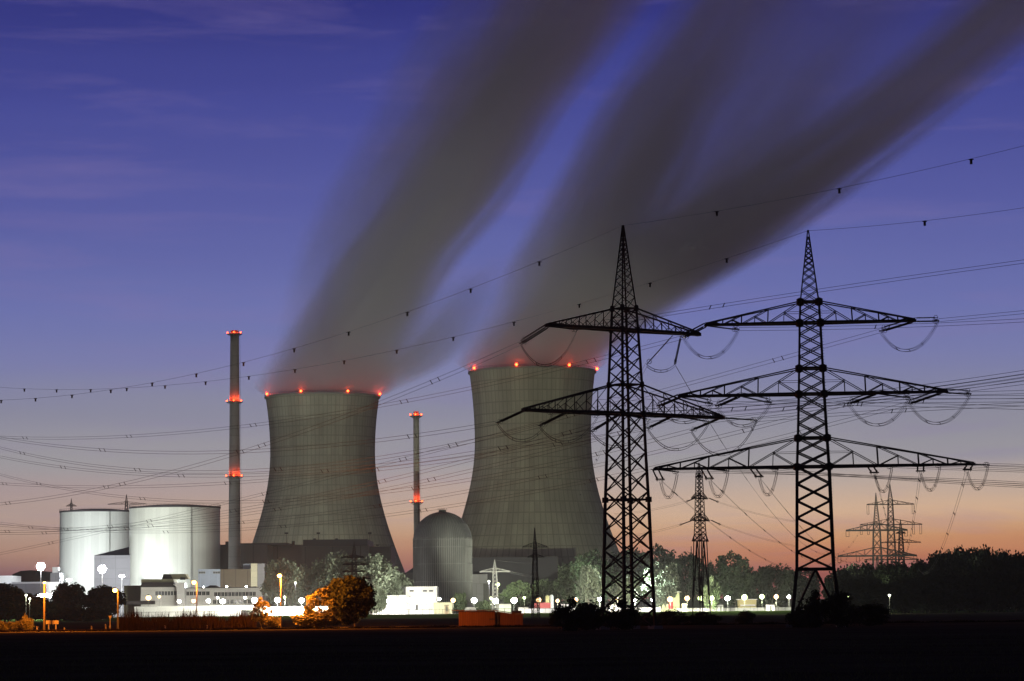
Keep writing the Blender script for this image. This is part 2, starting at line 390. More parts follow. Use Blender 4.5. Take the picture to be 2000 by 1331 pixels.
# ------------------------------------------------------------------ wires
def line_fit(p0, u, pix):
    """points seen at photo directions pix lie on the vertical plane through p0 with plan direction u"""
    out = []
    for px, py in pix:
        d = ray(px, py)
        # CAM.xy + d.xy*t = p0 + u*s
        det = d.x * (-u[1]) - (-u[0]) * d.y
        rx, ry = p0[0] - CAM.x, p0[1] - CAM.y
        t = (rx * (-u[1]) - (-u[0]) * ry) / det
        sv = (d.x * ry - d.y * rx) / det
        out.append((sv, CAM.z + d.z * t))
    return out
def unit(v): l = math.hypot(*v); return (v[0]/l, v[1]/l)
def string(pyl, arm, a, e, n=2, sp=.45):
    """tension insulator set from arm point a to clamp e"""
    b = MB(); a = pyl.local(a); e = pyl.local(e); d = e - a; ln = d.length; d.normalize()
    x = d.cross(Vector((0, 0, 1))).normalized(); y = x.cross(d)
    offs = [x*(-sp/2), x*(sp/2)] if n == 2 else [x*(-sp*.6) - y*.12, x*(sp*.6) - y*.12, y*.42]
    for o in offs:
        pr = [(.05, 0), (.05, ln*.10)]; z = ln*.10
        while z < ln*.88:
            pr += [(.055, z), (.135, z + .07), (.055, z + .14)]; z += .22
        pr += [(.05, ln*.88), (.05, ln)]
        b.lathe(pr, 6, a + o, axis=d)
    for t in (.02, .9, .99): b.bar(a + d*ln*t - x*(sp*.8), a + d*ln*t + x*(sp*.8), .12)
    for t in (.90,):
        for o in offs:
            c = a + d*ln*t + o; pts = [c + (y*math.cos(q) + d*math.sin(q))*.36 for q in [2*math.pi*i/12 for i in range(13)]]
            b.tube(pts, .035, 4, False)
    b.obj('insulator_string', 'insul', arm)
def loop(pyl, arm, a, c, sag):
    b = MB(); a = pyl.local(a); c = pyl.local(c)
    for ox in (-.22, .22):
        for oz in (0, -.35):
            pts = []
            for i in range(19):
                t = i/18; p = a.lerp(c, t); p.z -= sag * (1 - abs(2*t - 1)**2.2) - oz; pts.append(p + Vector((ox*.6, ox, 0)))
            b.tube(pts, .028, 4, False)
    for i in (5, 9, 13):
        t = i/18; p = a.lerp(c, t); p.z -= sag * (1 - abs(2*t - 1)**2.2); b.bar(p + Vector((-.2, -.25, 0)), p + Vector((.2, .25, -.35)), .06)
    b.obj('jumper_cable', 'wire', arm)
WG = 'high voltage conductors'
def wire(start, u, pix, smax, label, twin=.5, r=.027, n=40, marks=None, spacers=62, group=WG, name='power_line'):
    """conductor from start along plan direction u through the photo directions pix"""
    st_ = line_fit(start, u, pix)
    s0 = 0 if start.z is None else 0
    S_ = np.array([0.0] + [a for a, _ in st_]); Zv = np.array([start.z] + [b for _, b in st_])
    wts = np.ones(len(S_)); wts[0] = 30
    co = np.polyfit(S_, Zv, 2 if len(S_) > 2 else 1, w=wts)
    zf = lambda q: float(np.polyval(co, q))
    b = MB(); nrm = Vector((-u[1], u[0], 0))
    pts = [Vector((start.x + u[0]*q, start.y + u[1]*q, zf(q))) for q in [smax*i/n for i in range(n + 1)]]
    o = Vector((0, 0, 0)) if not twin else nrm*twin*.35 + Vector((0, 0, twin*.5))
    if twin:
        b.tube([p + o for p in pts], r, 4); b.tube([p - o for p in pts], r, 4)
        q = spacers*.4
        while spacers and q < smax:
            p = Vector((start.x + u[0]*q, start.y + u[1]*q, zf(q))); b.bar(p + o*1.3, p - o*1.3, .09); 
            p = Vector((start.x + u[0]*(q+2.4), start.y + u[1]*(q+2.4), zf(q+2.4))); b.bar(p + o*1.3, p - o*1.3, .09); q += spacers
    else: b.tube(pts, r, 4)
    base = pts[0]
    b.v = [v - base for v in b.v]
    ob = b.obj(name, 'wire', None, base); tag(ob, label, 'power line', group)
    if marks:
        step, off = marks; q = off
        while q < smax:
            p = Vector((u[0]*q, u[1]*q, zf(q))) - Vector((0, 0, base.z)); m_ = MB()
            m_.box(p.x-.16, p.x+.16, p.y-.16, p.y+.16, p.z-.75, p.z-.02); m_.bar(p + Vector((-.35,0,-.1)), p + Vector((.35,0,-.1)), .12)
            m_.obj('bird_marker', 'wire', ob); q += step
    return pts, zf
uL = unit((-.53, .85)); uR = unit((.75, -.66))
def s_at(start, u, px):
    # distance along plan line at which the photo column px is met (near the horizon)
    d = ray(px, 900); det = d.x*(-u[1]) + u[0]*d.y
    rx, ry = start.x - CAM.x, start.y - CAM.y
    return (d.x*ry - d.y*rx) / det
def span(pyl, armi, xl, leftpix, rightpix, lab, sag, smaxL=None, n=2):
    """one phase on a tension arm: string + conductor to the far left, string + conductor to the right, jumper between"""
    arm = pyl.arms[armi]; zb = pyl_arms[pyl][armi]
    at = pyl.world(xl, 0, zb)
    ends = []
    for pix, u, side in ((leftpix, uL, 'left'), (rightpix, uR, 'right')):
        if not pix: continue
        q, z = line_fit((at.x, at.y), u, pix[:1])[0]; q = max(min(q, 8), 3)
        e = Vector((at.x + u[0]*q, at.y + u[1]*q, z)); string(pyl, arm, at, e, n)
        target = -420 if side == 'left' else 2500
        sm = s_at(e, u, target); 
        if sm <= 0 or sm > 700: sm = 500
        wire(e, u, pix[1:], sm, lab + (' running left' if side == 'left' else ' running right'))
        ends.append(e)
    if len(ends) == 2 and sag: loop(pyl, arm, ends[0], ends[1], sag)
pyl_arms = {A: [zA(809), zA(645)], B: [zB(912), zB(770), zB(631)]}
# --- pylon A
span(A, 1, -14.0, [(1010, 672), (740, 785), (434, 895), (240, 947), (0, 984)], [(1127, 643), (1310, 612), (1577, 572), (2000, 511)], "wires from left tip of corner-on pylon's upper arm", 4.2, n=3)
nA = ["outer left end", "inner left side", "middle", "inner right side", "outer right end"]
LW = [[(957, 828), (650, 870), (440, 885), (220, 879), (0, 856)], [(1044, 833), (500, 920), (335, 921), (0, 875)],
      [(1154, 843), (500, 931), (365, 927), (0, 893)], [(1265, 837), (500, 939), (171, 953), (0, 944)], [(1350, 841), (500, 982), (245, 969), (0, 928)]]
RW = [[(1080, 806), (1550, 783), (2000, 727)], [(1168, 812), (1550, 790), (2000, 735)], [(1268, 820), (1550, 797), (2000, 740)],
      [(1385, 824), (1560, 803), (2000, 748)], [(1478, 821), (1560, 815), (2000, 790)]]
for i, xl in enumerate((-18.4, -10.7, -1.0, 9.0, 18.4)):
    span(A, 0, xl, LW[i], RW[i], "wires from %s of corner-on pylon's lower arm" % nA[i], (3.2, 3.0, 3.0, 3.6, 4.4)[i])
# hanging insulators under A's upper right arm
def hang(pyl, armi, a, e):
    string(pyl, pyl.arms[armi], a, e, 2, .16)
h1 = A.world(9.2, 0, zA(650)); h2 = A.world(10.8, 0, zA(650))
e1 = P(1263, 712, h1.y + 1); e2 = P(1318, 712, h2.y + 3)
hang(A, 1, h1, e1); hang(A, 1, h2, e2); loop(A, A.arms[1], e1, e2, .9)
C_Y = 1300.0; D_Y = 1380.0
def towards(start, tgt): return unit((tgt.x - start.x, tgt.y - start.y)), math.hypot(tgt.x - start.x, tgt.y - start.y)
t_ = P(1684, 1028, D_Y); u_, l_ = towards(e2, t_)
wire(e2, u_, [(1346, 772), (1480, 965), (1684, 1028)], l_, 'thin conductor pair dropping from the hanging insulators of the corner-on pylon', twin=.4, r=.025)
t_ = P(1130, 975, 900); u_, l_ = towards(e1, t_)
wire(e1, u_, [(1240, 752), (1200, 830), (1130, 975)], l_, 'short thin conductor pair slanting down behind the corner-on pylon', twin=.4, r=.025)
# --- pylon B
span(B, 2, -15.8, [(1335, 659), (1192, 694), (929, 755), (740, 794), (460, 834), (200, 857), (0, 853)], [(1442, 643), (1660, 640), (2000, 626)], "wires from left tip of face-on pylon's top arm", 3.6, n=3)
span(B, 2, 15.8, [(1710, 648), (1553, 697), (1445, 724), (1260, 770), (500, 969), (393, 994)], [(1832, 626), (2000, 610)], "wires from right tip of face-on pylon's top arm", 3.6, n=3)
nB = ["outer left end", "inner left side", "inner right side", "outer right end"]
LB = [[(1285, 793), (734, 933), (500, 992), (281, 1029), (0, 1036)], [(1400, 793), (1150, 850), (734, 955), (500, 1010), (0, 1041)],
      [(1658, 788), (1427, 838), (1260, 867), (500, 1024), (250, 1040), (0, 1022)], [(1776, 788), (1560, 840), (1260, 905), (734, 999), (500, 1041), (314, 1049), (0, 1017)]]
RB = [[(1390, 788), (1700, 790), (2000, 797)], [(1505, 786), (2000, 782)], [(1776, 776), (2000, 776)], [(1895, 769), (2000, 766)]]
for i, xl in enumerate((-20.0, -10.8, 9.9, 19.8)):
    span(B, 1, xl, LB[i], RB[i], "wires from %s of face-on pylon's middle arm" % nB[i], (2.6, 3.2, 3.6, 3.6)[i], n=3)
nC = ["outer left end", "left centre", "inner left side", "inner right side", "right centre", "outer right end"]
BT = [(-24, (1290, 938), [(1395, 1042), (1560, 1112)], 1640, 1086, (1323, 922), (1660, 929), (2000, 944)),
      (-16.6, (1386, 936), [(1460, 1022), (1600, 1098)], 1660, 1087, (1422, 920), (1700, 932), (2000, 948)),
      (-9.2, (1483, 932), [(1522, 1005), (1640, 1090)], 1690, 1087, (1518, 917), (1750, 936), (2000, 951)),
      (8.6, (1708, 924), [(1722, 990), (1740, 1050)], 1745, 1084, (1742, 912), (1850, 916), (2000, 921)),
      (16.2, (1798, 921), [(1786, 1000), (1774, 1070)], 1768, 1082, (1836, 910), (1900, 911), (2000, 915)),
      (23.6, (1889, 918), [(1862, 1000), (1842, 1070)], 1786, 1092, (1930, 908), (1960, 908), (2000, 910))]
for i, (xl, le, mid, tx, ty, re, r1, r2) in enumerate(BT):
    arm = B.arms[0]; at = B.world(xl, 0, zB(912)); tgt = P(tx, ty, C_Y); u, ln = towards(at, tgt)
    e = P(le[0], le[1], at.y + 3.0); string(B, arm, at, e, 2, .9)
    u, ln = towards(e, tgt)
    # hung in its own plane: fit through start, the measured sag and the far arm
    wire(e, u, mid + [(tx, ty)], ln, "wires from %s of face-on pylon's lowest arm towards far pylons" % nC[i], twin=.4, r=.025, n=60)
    q, z = line_fit((at.x, at.y), uR, [re])[0]; q = max(3, min(q, 7)); e2_ = Vector((at.x + uR[0]*q, at.y + uR[1]*q, z))
    string(B, arm, at, e2_, 2); loop(B, arm, e, e2_, 3.1)
    wire(e2_, uR, [r1, r2], s_at(e2_, uR, 2500), "wire from %s of face-on pylon's lowest arm running right" % nC[i], twin=.25, spacers=0)
# --- earth wires with bird markers
pA = A.world(0, 0, zA(441)); pB = B.world(0, 0, zB(451))
wire(pA, uL, [(970, 543), (778, 615), (616, 667), (337, 741), (216, 763), (0, 781)], s_at(pA, uL, -420), "thin earth wire with small markers sloping left from the corner-on pylon's peak", twin=0, r=.025, marks=(21.5, 24), group='earth wires with bird markers')
wire(pB, uL, [(1330, 533), (1134, 593), (954, 640), (634, 711), (374, 750), (161, 762), (0, 756)], s_at(pB, uL, -420), "thin earth wire with small markers sloping left from the face-on pylon's peak", twin=0, r=.025, marks=(21.5, 21), group='earth wires with bird markers')
wire(pA, uR, [(1432, 407), (1725, 350), (2000, 285)], s_at(pA, uR, 2500), "thin earth wire with markers rising right from the corner-on pylon's peak", twin=0, r=.025, marks=(22, 18), group='earth wires with bird markers')
wire(pB, uR, [(1811, 431), (2000, 406)], s_at(pB, uR, 2500), "thin earth wire with a marker rising right from the face-on pylon's peak", twin=0, r=.025, marks=(22, 21), group='earth wires with bird markers')

# ------------------------------------------------------------------ far pylons
def far(px, Y, ypeak, arms, body, theta=0, label='', m='steelfar', bar=.2, ratio=1.0, chord=.4, hangs=None, taper=.3, ybase=1192, dx=0):
    """arms: (y, y_anchor, half px left, half px right); body: [(y, width px)] widths top to bottom"""
    s = Y / F; base = P(px + dx, ybase, Y); zf = lambda y: inv_z(px, y, Y)
    prof = sorted([(max(zf(y), 0) if y < 1190 else 0, w_*s) for y, w_ in body])
    prof[0] = (0, prof[0][1])
    c = math.cos(theta)
    pl = Pylon(label, (base.x, Y), theta, prof, zf(ypeak), sorted([(zf(y), zf(ya), l*s/c, r*s/c) for y, ya, l, r in arms]), leg=(bar*1.7, bar*1.3), brace=bar, ratio=ratio, m=m, chord=chord, plates=False, arm_taper=taper, npan=4, group='distant lattice pylons')
    if hangs:
        for (ai, xs_, ln, wd) in hangs:
            zb = sorted([zf(a[0]) for a in arms])[ai]
            for x_ in xs_:
                b = MB(); x0 = x_*s
                for o in (-wd/2, wd/2): b.bar((x0+o, 0, zb), (x0+o, 0, zb-ln), bar*.8)
                b.bar((x0-wd/2, 0, zb-ln), (x0+wd/2, 0, zb-ln), bar*.8); b.obj('insulator_string', 'insul', pl.arms[ai])
    return pl
far(1716, C_Y, 963, [(1036, 1023, 58, 58), (1086, 1070, 75, 75)], [(1023, 11), (1036, 13), (1086, 16), (1192, 21)], label='distant pylon left of the far pair with two long cross-arms, wooded ridge behind', bar=.24, chord=.75, hangs=[(0, (-74, -38, 38, 74), 3, 1.5), (1, (-57, 57), 3, 1.5)])
far(1744, D_Y, 945, [(985.5, 977, 45, 45), (1025, 1014, 59, 60), (1093.5, 1086, 52, 52)], [(977, 8.5), (1025, 11.5), (1093, 16), (1192, 21)], label='tallest distant pylon with long hanging insulator loops on its arms', bar=.22, hangs=[(2, (-44, 44), 5, 1.0), (1, (-58, -44, 44, 58), 5, 1.0)])
far(1763, 1650, 1015, [(1042, 1038, 9, 9), (1060, 1053, 38, 38), (1084, 1078, 20, 20)], [(1038, 6), (1060, 8), (1192, 17)], label='smallest of the three distant pylons over the wooded ridge', bar=.3)
Fp = far(1370, 800, 904, [(932, 925, 5.5, 5.5), (974, 964, 15, 15), (1017, 1005, 18, 18), (1057, 1045, 15, 15)], [(925, 9), (974, 12), (1017, 14), (1057, 18), (1192, 25)], theta=R_(50), label='mid-distance narrow pylon with short stacked arms above the lamp row', bar=.13, ratio=.7, chord=.3)
for px0, py0, px1, py1, px2, py2, t2 in ((1356, 974, 1341, 980, 1200, 1005, 'upper left'), (1384, 973, 1403, 981, 1560, 1020, 'upper right'), (1352, 1017, 1327, 1026, 1200, 1050, 'lower left'), (1388, 1016, 1407, 1025, 1560, 1068, 'lower right')):
    a = P(px0, py0, 800); e = P(px1, py1, 800 + (6 if px1 < px0 else -4)); string(Fp, Fp.arms[2 if py0 < 1000 else 1], a, e, 2, .25)
    t = P(px2, py2, 880 if px1 < px0 else 860); u, ln = towards(e, t)
    wire(e, u, [((px1*.5 + px2*.5), (py1*.5 + py2*.5) + 4), (px2, py2)], ln*1.0, "thin conductor from the %s string of the mid-distance narrow pylon" % t2, twin=.4, r=.025, n=16, spacers=0)
far(1046, 950, 1031, [(1069, 1060, 23, 24), (1089, 1083, 14, 17)], [(1060, 4.5), (1089, 7), (1192, 13)], theta=R_(20), label='small dark pylon standing before the dark hall right of the domed reactor', bar=.12, ratio=.9, chord=.2)
Hp = far(967, 1290, 1094, [(1117, 1110, 28, 29)], [(1110, 5.5), (1117, 7), (1178, 10), (1196, 11)], theta=R_(10), label='floodlit pale galvanised pylon beside the domed reactor', m='steelwhite', bar=.15, ratio=.8, chord=.45)
a = P(967, 1094, 1290); t = P(1045, 1100, 950); u, ln = towards(a, t); wire(a, u, [(1005, 1099), (1045, 1100)], ln, 'pale earth wire between the floodlit pylon and the small dark pylon', twin=0, r=.05, n=10)
for ln_, y0, y1 in (('upper', 1117, 1123), ('lower', 1119, 1127)):
    a = P(995, y0, 1290); t = P(1040, y1, 950); u, ln = towards(a, t); wire(a, u, [(1015, (y0+y1)/2 + .5), (1040, y1)], ln, '%s pale conductor between the floodlit pylon arm and the small dark pylon' % ln_, twin=0, r=.05, n=10)
far(692, 1100, 1058, [(1089, 1085, 24, 18), (1103, 1099, 21, 27), (1117, 1113, 21, 22), (1131, 1127, 10, 30)], [(1085, 7), (1131, 9), (1192, 12)], theta=R_(15), label='small dark pylon with four stacked arms rising over the orange-lit tree', bar=.16, ratio=.9)
far(1352, 1400, 1067, [(1098, 1094, 26, 8), (1130, 1127, 8, 8)], [(1080, 2.5), (1192, 6)], label='thin faint mast left of the mid-distance narrow pylon', bar=.16)
far(138, 2600, 974, [(989, 984, 10, 10), (1060, 1055, 10, 10)], [(984, 3), (1192, 12)], label='tiny far pylon peeping over the left light-grey reactor building', bar=.25, chord=.4)
far(246, 2500, 966, [(985, 980, 36, 38), (1060, 1055, 40, 40)], [(980, 4), (1192, 20)], label='tiny far pylon with wide arms between the two light-grey reactor buildings', bar=.3, chord=.45)

# ------------------------------------------------------------------ cooling towers
def cooling_tower(label, pc, Y, y_top, rtop_px, rthr_px, ythr, rbase_px, lights_deg, seed):
    s = Y / F; c = P(pc, 1150, Y); H = inv_z(pc, y_top, Y); zt = inv_z(pc, ythr, Y)
    root = thing('cooling_tower', label, 'cooling tower', (c.x, Y, 0), 0, 'steaming cooling towers')
    Rt, Rm, Rb = rtop_px*s, rthr_px*s, rbase_px*s
    def rad(z):
        if z < zt: A_ = math.sqrt((Rb/Rm)**2 - 1) / zt; return Rm*math.sqrt(1 + (A_*(zt - z))**2)
        A_ = math.sqrt((Rt/Rm)**2 - 1) / (H - zt); return Rm*math.sqrt(1 + (A_*(z - zt))**2)
    n = 560; b = MB(); zs = [10 + (H - 10)*j/48 for j in range(49)]
    for z in zs:
        r = rad(z)
        for k in range(n):
            a = 2*math.pi*k/n; rr = r + (.07 if k % 4 == 0 else 0); b.v.append(Vector((rr*math.cos(a), rr*math.sin(a), z)))
    m = len(zs)
    for j in range(m - 1):
        for k in range(n):
            l = (k+1) % n; b.f.append((j*n+k, j*n+l, (j+1)*n+l, (j+1)*n+k))
    b.obj('shell', 'concrete', root)
    b = MB(); b.lathe([(rad(z) - .8, z) for z in reversed(zs)], 96, cap=False); b.obj('inner_shell', 'concrete', root, smooth=True)
    b = MB(); b.lathe([(Rt - 1.0, H - .9), (Rt + .9, H - .9), (Rt + .9, H + .3), (Rt - 1.0, H + .3), (Rt - 1.0, H - .9)], 128, cap=False)
    b.obj('rim', 'chim', root)
    b = MB()                                                   # parapet rail on the rim
    for k in range(96):
        a = 2*math.pi*k/96; p = Vector((math.cos(a)*(Rt+.7), math.sin(a)*(Rt+.7), H+.3)); b.bar(p, p + Vector((0, 0, 1.2)), .12)
    b.lathe([(Rt+.62, H+1.45), (Rt+.78, H+1.45), (Rt+.78, H+1.57), (Rt+.62, H+1.57), (Rt+.62, H+1.45)], 96, cap=False); b.obj('railing', 'fence', root)
    b = MB()
    for k in range(44):
        a0, a1, a2 = [2*math.pi*(k+q)/44 for q in (0, .5, 1)]; rb = rad(0); rt = rad(10.5) - .4
        pt = lambda a, r, z: (r*math.cos(a), r*math.sin(a), z)
        b.bar(pt(a0, rb, -.3), pt(a1, rt, 10.5), 1.1); b.bar(pt(a2, rb, -.3), pt(a1, rt, 10.5), 1.1)
    b.obj('support_columns', 'chim', root)
    b = MB(); b.lathe([(rad(10)-1.4, 9.4), (rad(10)+.7, 9.4), (rad(10.6)+.6, 11.2), (rad(10.6)-1.2, 11.2), (rad(10)-1.4, 9.4)], 128, cap=False); b.obj('ring_beam', 'chim', root)
    b = MB(); b.lathe([(rad(0)+3, -.3), (rad(0)+3, 1.4), (rad(0)+2.4, 1.4), (rad(0)+2.4, -.3)], 96, cap=False); b.obj('basin', 'yard', root)
    # stair ladder on the left flank
    for dg in lights_deg:
        a = R_(-90 + dg); p = Vector((math.cos(a)*(Rt+1.6), math.sin(a)*(Rt+1.6), H + 1.2))
        b = MB(); b.ball((0, 0, 0), .8, 10, 8); o = b.obj('warning_light', 'lampred', root, p)
        point(o, (math.cos(a)*-.6, math.sin(a)*-.6, 1.5), 900, (1, .06, .02), .5)
    return root, Vector((c.x, Y, H)), s
T1, top1, s1 = cooling_tower('left steaming cooling tower, smaller-looking, behind the dark machine hall', 631, 1900, 776, 111, 102, 885, 195, (-65, -17, 29, 79, 124, 170, -111), 1)
T2, top2, s2 = cooling_tower('right steaming cooling tower, larger-looking, behind the domed reactor', 1044, 1700, 727, 123, 113.5, 860, 218, (-62, -14, 33.6, 82, 128, 175, -108), 2)

# ------------------------------------------------------------------ steam plumes
def plume(label, org, s, H, streams, albedo, dens):
    """streams: list of (yw, [(z px above rim, centre px, radius px, strength)])"""
    mt = bpy.data.materials.new('steam'); mt.use_nodes = True; nt = mt.node_tree; nt.nodes.clear()
    tc = N(nt, 'ShaderNodeTexCoord'); sp = N(nt, 'ShaderNodeSeparateXYZ'); L(nt, tc.outputs['Object'], sp.inputs[0])
    x, y, z = sp.outputs; t = M(nt, 'DIVIDE', z, H, clamp=True)
    def fc(vals, lo, hi):
        n = N(nt, 'ShaderNodeFloatCurve'); L(nt, t, n.inputs['Value']); cm = n.mapping; c = cm.curves[0]
        pts = [(max(0, min(1, zz*s/H)), (v - lo)/(hi - lo)) for zz, v in vals]
        c.points[0].location = pts[0]; c.points[1].location = pts[-1]
        for p in pts[1:-1]: c.points.new(*p)
        cm.update(); return M(nt, 'MULTIPLY_ADD', n.outputs[0], hi - lo, lo)
    tot = None
    for yw, keys in streams:
        if keys[-1][0]*s < H: keys = keys + [(H/s, keys[-1][1] + (keys[-1][1]-keys[-2][1])*.5, keys[-1][2], keys[-1][3])]
        c = fc([(a, b*s) for a, b, _, _ in keys], -200, 700); r = fc([(a, q*s) for a, _, q, _ in keys], 0, 160); d = fc([(a, q) for a, _, _, q in keys], 0, 1)
        u = M(nt, 'DIVIDE', M(nt, 'SUBTRACT', x, c), r); v = M(nt, 'DIVIDE', y, M(nt, 'MULTIPLY', r, yw))
        cb = N(nt, 'ShaderNodeCombineXYZ'); L(nt, u, cb.inputs[0]); L(nt, v, cb.inputs[1]); L(nt, M(nt, 'MULTIPLY', t, 1.3), cb.inputs[2])
        nz = N(nt, 'ShaderNodeTexNoise'); L(nt, cb.outputs[0], nz.inputs['Vector']); nz.inputs['Scale'].default_value = 2.2; nz.inputs['Detail'].default_value = 4; nz.inputs['Roughness'].default_value = .55; nz.inputs['Distortion'].default_value = .5
        rr = M(nt, 'ADD', M(nt, 'MULTIPLY', u, u), M(nt, 'MULTIPLY', v, v))
        q = M(nt, 'SUBTRACT', 1.0, rr, clamp=True); q = M(nt, 'POWER', q, 1.25)
        fl = M(nt, 'MULTIPLY_ADD', nz.outputs[0], 4.0, -1.15, clamp=False); fl = M(nt, 'MAXIMUM', fl, .12)
        # less streaky right above the rim
        calm = M(nt, 'SUBTRACT', 1.0, M(nt, 'MULTIPLY', t, 9.0), clamp=True)
        fl = M(nt, 'MULTIPLY_ADD', M(nt, 'SUBTRACT', 1.0, fl), calm, fl)
        dd = M(nt, 'MULTIPLY', M(nt, 'MULTIPLY', q, d), fl)
        tot = dd if tot is None else M(nt, 'ADD', tot, dd)
    pv = N(nt, 'ShaderNodeVolumePrincipled'); pv.inputs['Color'].default_value = albedo + (1,); pv.inputs['Anisotropy'].default_value = 0
    pv.inputs['Density Attribute'].default_value = ''
    L(nt, M(nt, 'MULTIPLY', tot, dens), pv.inputs['Density'])
    o = N(nt, 'ShaderNodeOutputMaterial'); L(nt, pv.outputs[0], o.inputs['Volume'])
    mt.cycles.volume_step_rate = .45 if hasattr(mt.cycles, 'volume_step_rate') else 1
    # closed hull around the streams
    b = MB(); zs = [0, 20, 60, 110, 170, 240, 320, 420, 520, 640, 780, 900]; zs = [q for q in zs if q*s < H] + [H/s]
    def ip(keys, zq, i):
        for k0, k1 in zip(keys, keys[1:]):
            if zq <= k1[0]: f = (zq - k0[0])/(k1[0]-k0[0]); return k0[i] + (k1[i]-k0[i])*f
        return keys[-1][i] + (keys[-1][i] - keys[-2][i])*(0 if i > 1 else (zq - keys[-1][0])/(keys[-1][0]-keys[-2][0]))
    for zq in zs:
        lo = min(ip(k_, zq, 1) - ip(k_, zq, 2)*1.02 for _, k_ in streams)*s; hi = max(ip(k_, zq, 1) + ip(k_, zq, 2)*1.02 for _, k_ in streams)*s
        ry = max(ip(k_, zq, 2)*yw for yw, k_ in streams)*s*1.02
        if zq == 0:                                                   # stay inside the mouth of the tower
            for a in range(16): an = 2*math.pi*a/16; b.v.append(Vector((math.cos(an)*MOUTH, math.sin(an)*MOUTH, -1.0)))
        else:
            cx, hx = (lo + hi)/2, (hi - lo)/2
            for a in range(16):
                an = 2*math.pi*a/16; e = .72; ca, sa = math.cos(an), math.sin(an)
                b.v.append(Vector((cx + hx*math.copysign(abs(ca)**e, ca), ry*math.copysign(abs(sa)**e, sa), zq*s)))
    for j in range(len(zs) - 1):
        for k in range(16):
            l = (k+1) % 16; b.f.append((j*16+k, j*16+l, (j+1)*16+l, (j+1)*16+k))
    b.f.append(tuple(range(15, -1, -1))); m = (len(zs)-1)*16; b.f.append(tuple(range(m, m+16)))
    o = b.obj('steam_plume', mt, None, org + Vector((0, 0, .6))); tag(o, label, 'steam', 'steam plumes from the cooling towers')
MOUTH = 104*s1
plume('grey steam plume leaning right from the left cooling tower', top1, s1, 330, [
    (1.0, [(0, 0, 150, .9), (70, 22, 136, .95), (170, 85, 135, .9), (270, 150, 138, .85), (370, 232, 145, .8), (470, 300, 145, .75), (570, 362, 142, .7), (670, 432, 150, .55), (770, 492, 165, .42), (900, 560, 185, .38)]),
    (1.0, [(0, 0, 60, 0), (70, -5, 95, .05), (170, 50, 140, .2), (270, 90, 160, .22), (370, 155, 185, .22), (470, 225, 200, .22), (570, 290, 210, .2), (670, 360, 230, .18), (770, 440, 240, .12), (900, 520, 260, .12)]),
    (.8, [(0, 60, 55, .5), (30, 100, 95, .65), (70, 150, 120, .55), (130, 210, 120, .32), (210, 280, 105, .14), (300, 370, 60, 0), (900, 700, 60, 0)])],
    (.952, .983, .992), .085)
MOUTH = 116*s2
plume('wide grey steam plume from the right cooling tower fanning into two arms', top2, s2, 345, [
    (1.0, [(0, -2, 165, .9), (60, 10, 148, .9), (120, 45, 140, .85), (220, 95, 150, .75), (320, 150, 150, .65), (420, 205, 145, .7), (520, 255, 140, .6), (620, 330, 145, .42), (717, 400, 150, .3), (860, 500, 170, .25)]),
    (1.0, [(0, 10, 110, .8), (65, 80, 135, .85), (115, 130, 160, .85), (165, 205, 170, .85), (217, 290, 175, .85), (317, 445, 170, .75), (417, 590, 158, .68), (517, 725, 150, .6), (617, 850, 150, .5), (717, 970, 160, .45), (860, 1130, 170, .4)]),
    (.8, [(0, 0, 80, 0), (110, 110, 170, .3), (217, 195, 230, .42), (317, 300, 270, .36), (417, 390, 290, .28), (517, 460, 310, .2), (717, 620, 330, .07), (860, 720, 330, .06)])],
    (.952, .983, .992), .085)

# ------------------------------------------------------------------ chimneys
def chimney(label, px, Y, ytop, ybot_z, wt, wb, rings, ringr):
    s = Y/F; c = P(px, 1150, Y); H = inv_z(px, ytop, Y)
    root = thing('chimney', label, 'chimney', (c.x, Y, 0), 0, 'tall concrete chimneys')
    b = MB(); b.lathe([(wb/2*s + (wt - wb)/2*s*j/24, H*j/24) for j in range(25)], 32); b.obj('shaft', 'chim', root, smooth=True)
    b = MB(); b.lathe([(wt/2*s - .25, H), (wt/2*s - .25, H + 1.2), (wt/2*s - .6, H + 1.2), (wt/2*s - .6, H)], 24, cap=False); b.obj('flue', 'roofd', root)
    b = MB()                                                     # ladder with cage up the right side
    z = 4
    while z < H - 2:
        r = wb/2*s + (wt-wb)/2*s*z/H; b.bar((r, -.3, z), (r + .6, -.3, z), .06); z += 2.5
    b.bar((wb/2*s + .55, -.3, 3), (wt/2*s + .55, -.3, H), .08); b.bar((wb/2*s + .55, .3, 3), (wt/2*s + .55, .3, H), .08); b.obj('ladder', 'fence', root)
    for y in rings:
        z = inv_z(px, y, Y) - .4; r = wb/2*s + (wt-wb)/2*s*z/H; q = r + 1.9
        b = MB(); b.lathe([(r - .05, z), (q, z), (q, z + .25), (r - .05, z + .25)], 28, cap=False)
        for k in range(16):
            a = 2*math.pi*k/16; p = Vector((math.cos(a)*q, math.sin(a)*q, z)); b.bar(p, p + Vector((0, 0, 1.2)), .08)
            b.bar(Vector((math.cos(a)*(r-.05), math.sin(a)*(r-.05), z - 1.2)), p, .1)
        b.lathe([(q - .04, z + 1.2), (q + .04, z + 1.2), (q + .04, z + 1.3), (q - .04, z + 1.3)], 28, cap=False)
        pf = b.obj('platform', 'fence', root)
        for dg in (-75, -5 + (5 if ringr else 0), 62, 180):
            a = R_(-90 + dg); p = Vector((math.cos(a)*(q - .2), math.sin(a)*(q - .2), z + .9))
            b = MB(); b.ball((0, 0, 0), .42, 8, 6); o = b.obj('warning_light', 'lampred', pf, p)
            point(o, (math.cos(a)*.2, math.sin(a)*.2, 1.1), 1500, (1, .07, .02), .2)
    return root
